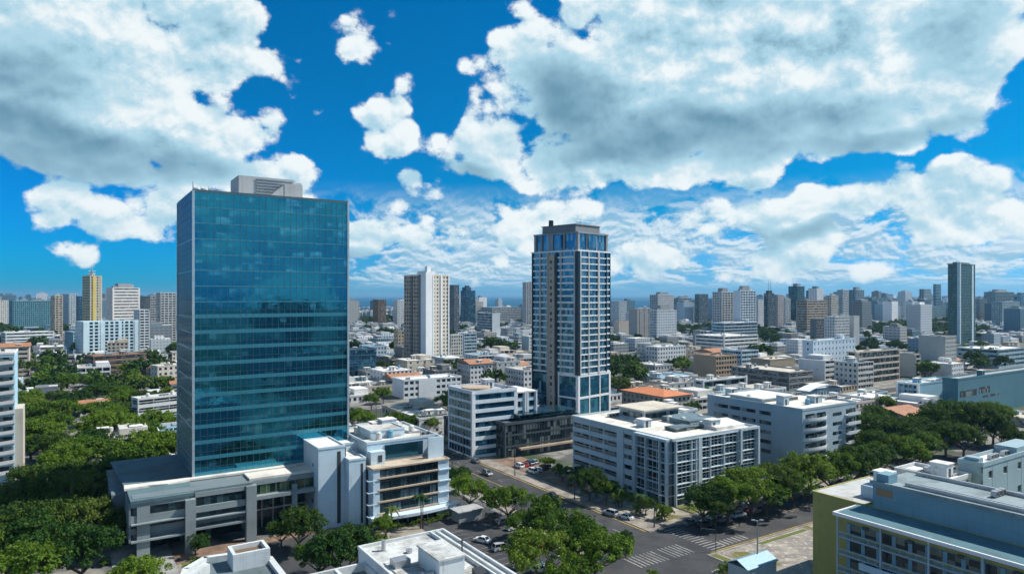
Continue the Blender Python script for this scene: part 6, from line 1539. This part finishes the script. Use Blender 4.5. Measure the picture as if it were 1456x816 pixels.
def car(kind, colour, loc, rz, label, group=None):
    if kind not in CP:
        b, g, w, hl, L, W = car_parts(kind); CP[kind] = (b, g.data('windows', CG), w.data('wheel', [TY, RIM]), hl, L, W)
    b, g, w, hl, L, W = CP[kind]; key = (kind, colour)
    if key not in CP: CP[key] = b.data('body', paint(CARC[colour]))
    if 'hl' not in CP: CP['hl'] = hl.data('headlight', HLM); CP['tl'] = hl.data('tail_light', TLM)
    root = empty('parked_car' if 'park' in label else 'car', loc, rz, label, 'car', group)
    def add(n, me, l=(0, 0, 0)): o = bpy.data.objects.new(n, me); COL.objects.link(o); o.parent = root; o.location = l; return o
    add('body', CP[key]); add('windows', g)
    for x in (-L * .31, L * .31):
        for y in (-W/2 + .1, W/2 - .1): add('wheel', w, (x, y, .33))
    for y in (-W/2 + .32, W/2 - .32): add('headlight', CP['hl'], (L/2 - .02, y, .66)); add('tail_light', CP['tl'], (-L/2 + .02, y, .72))
TA, TT = R(TH), R(TH + 90)
def cg(px, py, z=.02): p = G(px, py, z); return (p.x, p.y, z)
car('sedan', 'white', cg(686, 770), R(150), 'white car parked in the dark lot behind the stained roof')
car('suv', 'silver', cg(713, 781), R(28), 'silver hatchback parked beside the white car in the lot')
car('sedan', 'teal', cg(760, 806), R(20), 'teal car parked half under the broad tree at the bottom')
car('sedan', 'white', cg(768, 812), R(20), 'white car parked under the tree at the bottom edge')
car('suv', 'blue', tuple(ST(106.9, 124, .03)), TT, 'dark blue car stopped just before the zebra crossing')
car('sedan', 'grey', cg(676, 657), TT, 'grey car standing at the kerb of the avenue beside the black glass lobby')
car('sedan', 'black', cg(785, 706), TT, 'dark car driving down the avenue beside the row of trees')
for i, (px, py, c, k) in enumerate([(868, 732, 'silver', 'suv'), (890, 737, 'white', 'sedan'), (982, 745, 'grey', 'sedan'), (1002, 748, 'black', 'suv')]):
    car(k, c, (*cg(px, py)[:2], .04), TA if px > 900 else TT + R(10), ['silver car parked at the curved kerb before the deck building', 'white car parked behind the silver one at the curved kerb', 'grey car parked in tree shade at the avenue corner', 'black car parked in tree shade behind the grey one'][i])
cc = ['white', 'silver', 'black', 'grey', 'white', 'red', 'blue', 'silver', 'white', 'grey', 'black', 'white', 'silver', 'grey']
for i in range(14):
    s = 146 + i * 6.0
    if i in (5, 9): continue
    car('suv' if i % 3 == 0 else 'sedan', cc[i], tuple(ST(s + rb.uniform(-.4, .4), 124.6, .04)), TA + (pi if i % 4 == 0 else 0), f'{cc[i]} car parked at the far kerb of the side street', 'cars parked under the side street trees')
for i in range(9):
    car('suv' if i % 2 else 'sedan', cc[i + 3], tuple(ST(146 + i * 6.3, 121.6 + (i % 2) * .2, .04)) if i < 3 else tuple(ST(170 + i * 7, 111.2, .04)), TA, f'{cc[i + 3]} car driving or waiting on the side street', 'cars waiting on the side street')
for i in range(8):
    car('sedan' if i % 2 else 'suv', cc[i], tuple(ST(131.5 + (i % 4) * 2.6, 190 + (i // 4) * 8 + (i % 4) * .6, .16)), TT, f'{cc[i]} car parked on the plaza by the glass annex', 'cars parked on the plaza')
for i in range(6):
    car('sedan' if i % 2 else 'suv', cc[i + 2], tuple(ST(56.2, 128 + i * 6.5, .04)), TT, f'{cc[i+2]} car parked along the service lane by the podium', 'cars parked along the service lane')
for i in range(7):
    car('sedan' if i % 2 else 'suv', cc[i + 4], tuple(ST(96.0, 126 + i * 5.2, .03)), TA, f'{cc[i+4]} car parked under the avenue trees', 'cars parked under the avenue trees')
for i in range(9):
    car('suv' if i % 3 else 'sedan', cc[i + 1], tuple(ST(108.2 + (i % 3) * 4.6, 150 + i * 23, .03)), TT + (pi if i % 3 == 2 else 0), f'{cc[i+1]} car on the avenue towards the distance', 'cars on the avenue')

# ================================================================ street furniture, shed
def lamp(s, t, h, rz, label, group=None, name='street_lamp'):
    root = empty(name, tuple(ST(s, t, .1)), rz, label, 'street lamp', group)
    q = MB(); q.tube((0, 0, 0), (0, 0, h), .13, .08, 8); q.tube((0, 0, 0), (0, 0, .8), .2, .2, 8); q.build('pole', M_DMETAL, root)
    q = MB(); q.tube((0, 0, h), (1.8, 0, h + .3), .06, .05, 6); q.build('arm', M_DMETAL, root)
    q = MB(); q.prism([(1.7, -.18), (2.6, -.12), (2.6, .12), (1.7, .18)], h + .2, h + .36); q.build('lamp_head', M_METAL, root)
p = G(1077, 816, 0); 
root = empty('floodlight_pole', (p.x, p.y, 0), 0, 'tall grey pole with a flat double lamp head beside the blue shed', 'street lamp')
q = MB(); q.tube((0, 0, 0), (0, 0, 11.6), .2, .13, 10); q.build('pole', M_METAL, root)
for sg in (-1, 1):
    q = MB(); q.tube((0, 0, 11.5), (sg * .8, 0, 11.6), .06); q.box(sg * .5, sg * 1.3, -.22, .22, 11.55, 11.75); q.build('lamp_head', M_METAL, root)
LL = ['street lamp on the avenue kerb opposite the office block', 'street lamp on the avenue kerb beside the plaza', 'street lamp on the avenue kerb by the black glass lobby', 'street lamp near the deck building planting', 'street lamp at the crossing corner before the framed glass corner', 'street lamp on the side street beside the parked cars', 'street lamp on the side street towards the right']
for (s, t, rz), lb in zip([(104.2, 196, TA), (124.5, 190, TA + pi), (124.5, 225, TA + pi), (124.5, 158, TA + pi), (127, 128, TA - pi / 2), (160, 127.5, TA - pi / 2), (190, 127.5, TA - pi / 2)], LL): lamp(s, t, 8.5, rz, lb)
lamp(76.5, 160, 7, TA, 'street lamp at the right front corner of the office block')
for k, (s, t) in enumerate([(103.9, 152), (127.4, 108.3)]):
    root = empty('traffic_signal', tuple(ST(s, t, .1)), 0, ['traffic signal post on the tree island at the crossing', 'traffic signal post at the bare lot corner of the crossing'][k], 'traffic signal')
    q = MB(); q.tube((0, 0, 0), (0, 0, 5), .09, .07, 8); q.tube((0, 0, 4.9), (-3.4, 0, 5.3), .06, .05, 6); q.build('pole', M_DMETAL, root)
    q = MB(); q.box(-3.5, -3.2, -.15, .15, 4.4, 5.3); q.build('signal_head', M_DMETAL, root)
sh = empty('blue_roofed_shed', tuple(G(1010, 816)) , R(TH), 'small shed with blue-grey pitched roof at the bottom edge, beside the floodlight pole', 'shed')
sh.location = ST(118.0, 92, .1)
q = MB(); q.box(0, 9.5, 0, 5, 0, 3.0); q.build('wall', wall_mat((0.46, 0.54, 0.56)), sh)
q = MB()
q.prism([(-.3, -.3), (9.8, -.3), (9.8, 2.5), (-.3, 2.5)], [3.0, 3.0, 4.3, 4.3], [3.12, 3.12, 4.42, 4.42]); q.prism([(-.3, 2.51), (9.8, 2.51), (9.8, 5.3), (-.3, 5.3)], [4.3, 4.3, 3.0, 3.0], [4.42, 4.42, 3.12, 3.12])
q.build('roof', plain((0.26, 0.42, 0.50), .55, .1, 'blue_sheet_roof'), sh)
# a red-and-white hut and kiosk by the parking lot
ks = empty('flat_kiosk', tuple(ST(86, 158, .05)), R(TH), 'grey flat-roofed kiosk in the shade between lot and office block', 'kiosk')
q = MB(); q.box(0, 7, 0, 4, 0, 2.8); q.build('wall', wall_mat((0.30, 0.33, 0.34)), ks)
q = MB(); q.box(-.5, 7.5, -.5, 4.5, 2.8, 3.05); q.build('roof', ROOFS['grey'], ks)
for i in range(10):
    root_ = MB(); root_.tube((0, 0, 0), (0, 0, 7.5), .1, .08, 6); root_.tube((-.9, 0, 7), (.9, 0, 7), .05, .05, 5)
    o = root_.build('utility_pole', M_DMETAL, None, tuple(ST(126, 240 + i * 38, 0))); tag(o, 'thin utility pole along the avenue beyond the glass annex', 'utility pole', 'utility poles along the avenue')
for sgn in (-.8, .8):
    q = MB()
    for i in range(9):
        for k in range(6):
            f = lambda u: tuple(ST(126, 240 + i * 38 + u * 38, 7.0 - 1.2 * 4 * u * (1 - u)) + Vector((sgn, 0, 0)))
            q.tube(f(k / 6), f((k + 1) / 6), .03, .03, 4)
    tag(q.build('overhead_wire', M_DMETAL), 'thin sagging overhead wire along the avenue beyond the glass annex', 'wire', 'overhead wires along the avenue')
# people on the pavement would be smaller than a pixel column here and are not shown

# ================================================================ the air over the town
hz = MB(); hz.box(-20000, 20000, -1500, 25000, -1.0, 150)
hm = bpy.data.materials.new('haze'); hm.use_nodes = True; nt = hm.node_tree
for n in list(nt.nodes):
    if n.type != 'OUTPUT_MATERIAL': nt.nodes.remove(n)
pv = nt.nodes.new('ShaderNodeVolumePrincipled'); pv.inputs['Color'].default_value = (0.34, 0.66, 0.95, 1); pv.inputs['Density'].default_value = 0.00006; pv.inputs['Anisotropy'].default_value = 0.2
nt.links.new(pv.outputs[0], nt.nodes['Material Output'].inputs['Volume'])
HAZE = True
if HAZE: tag(hz.build('haze', hm), kind='stuff')
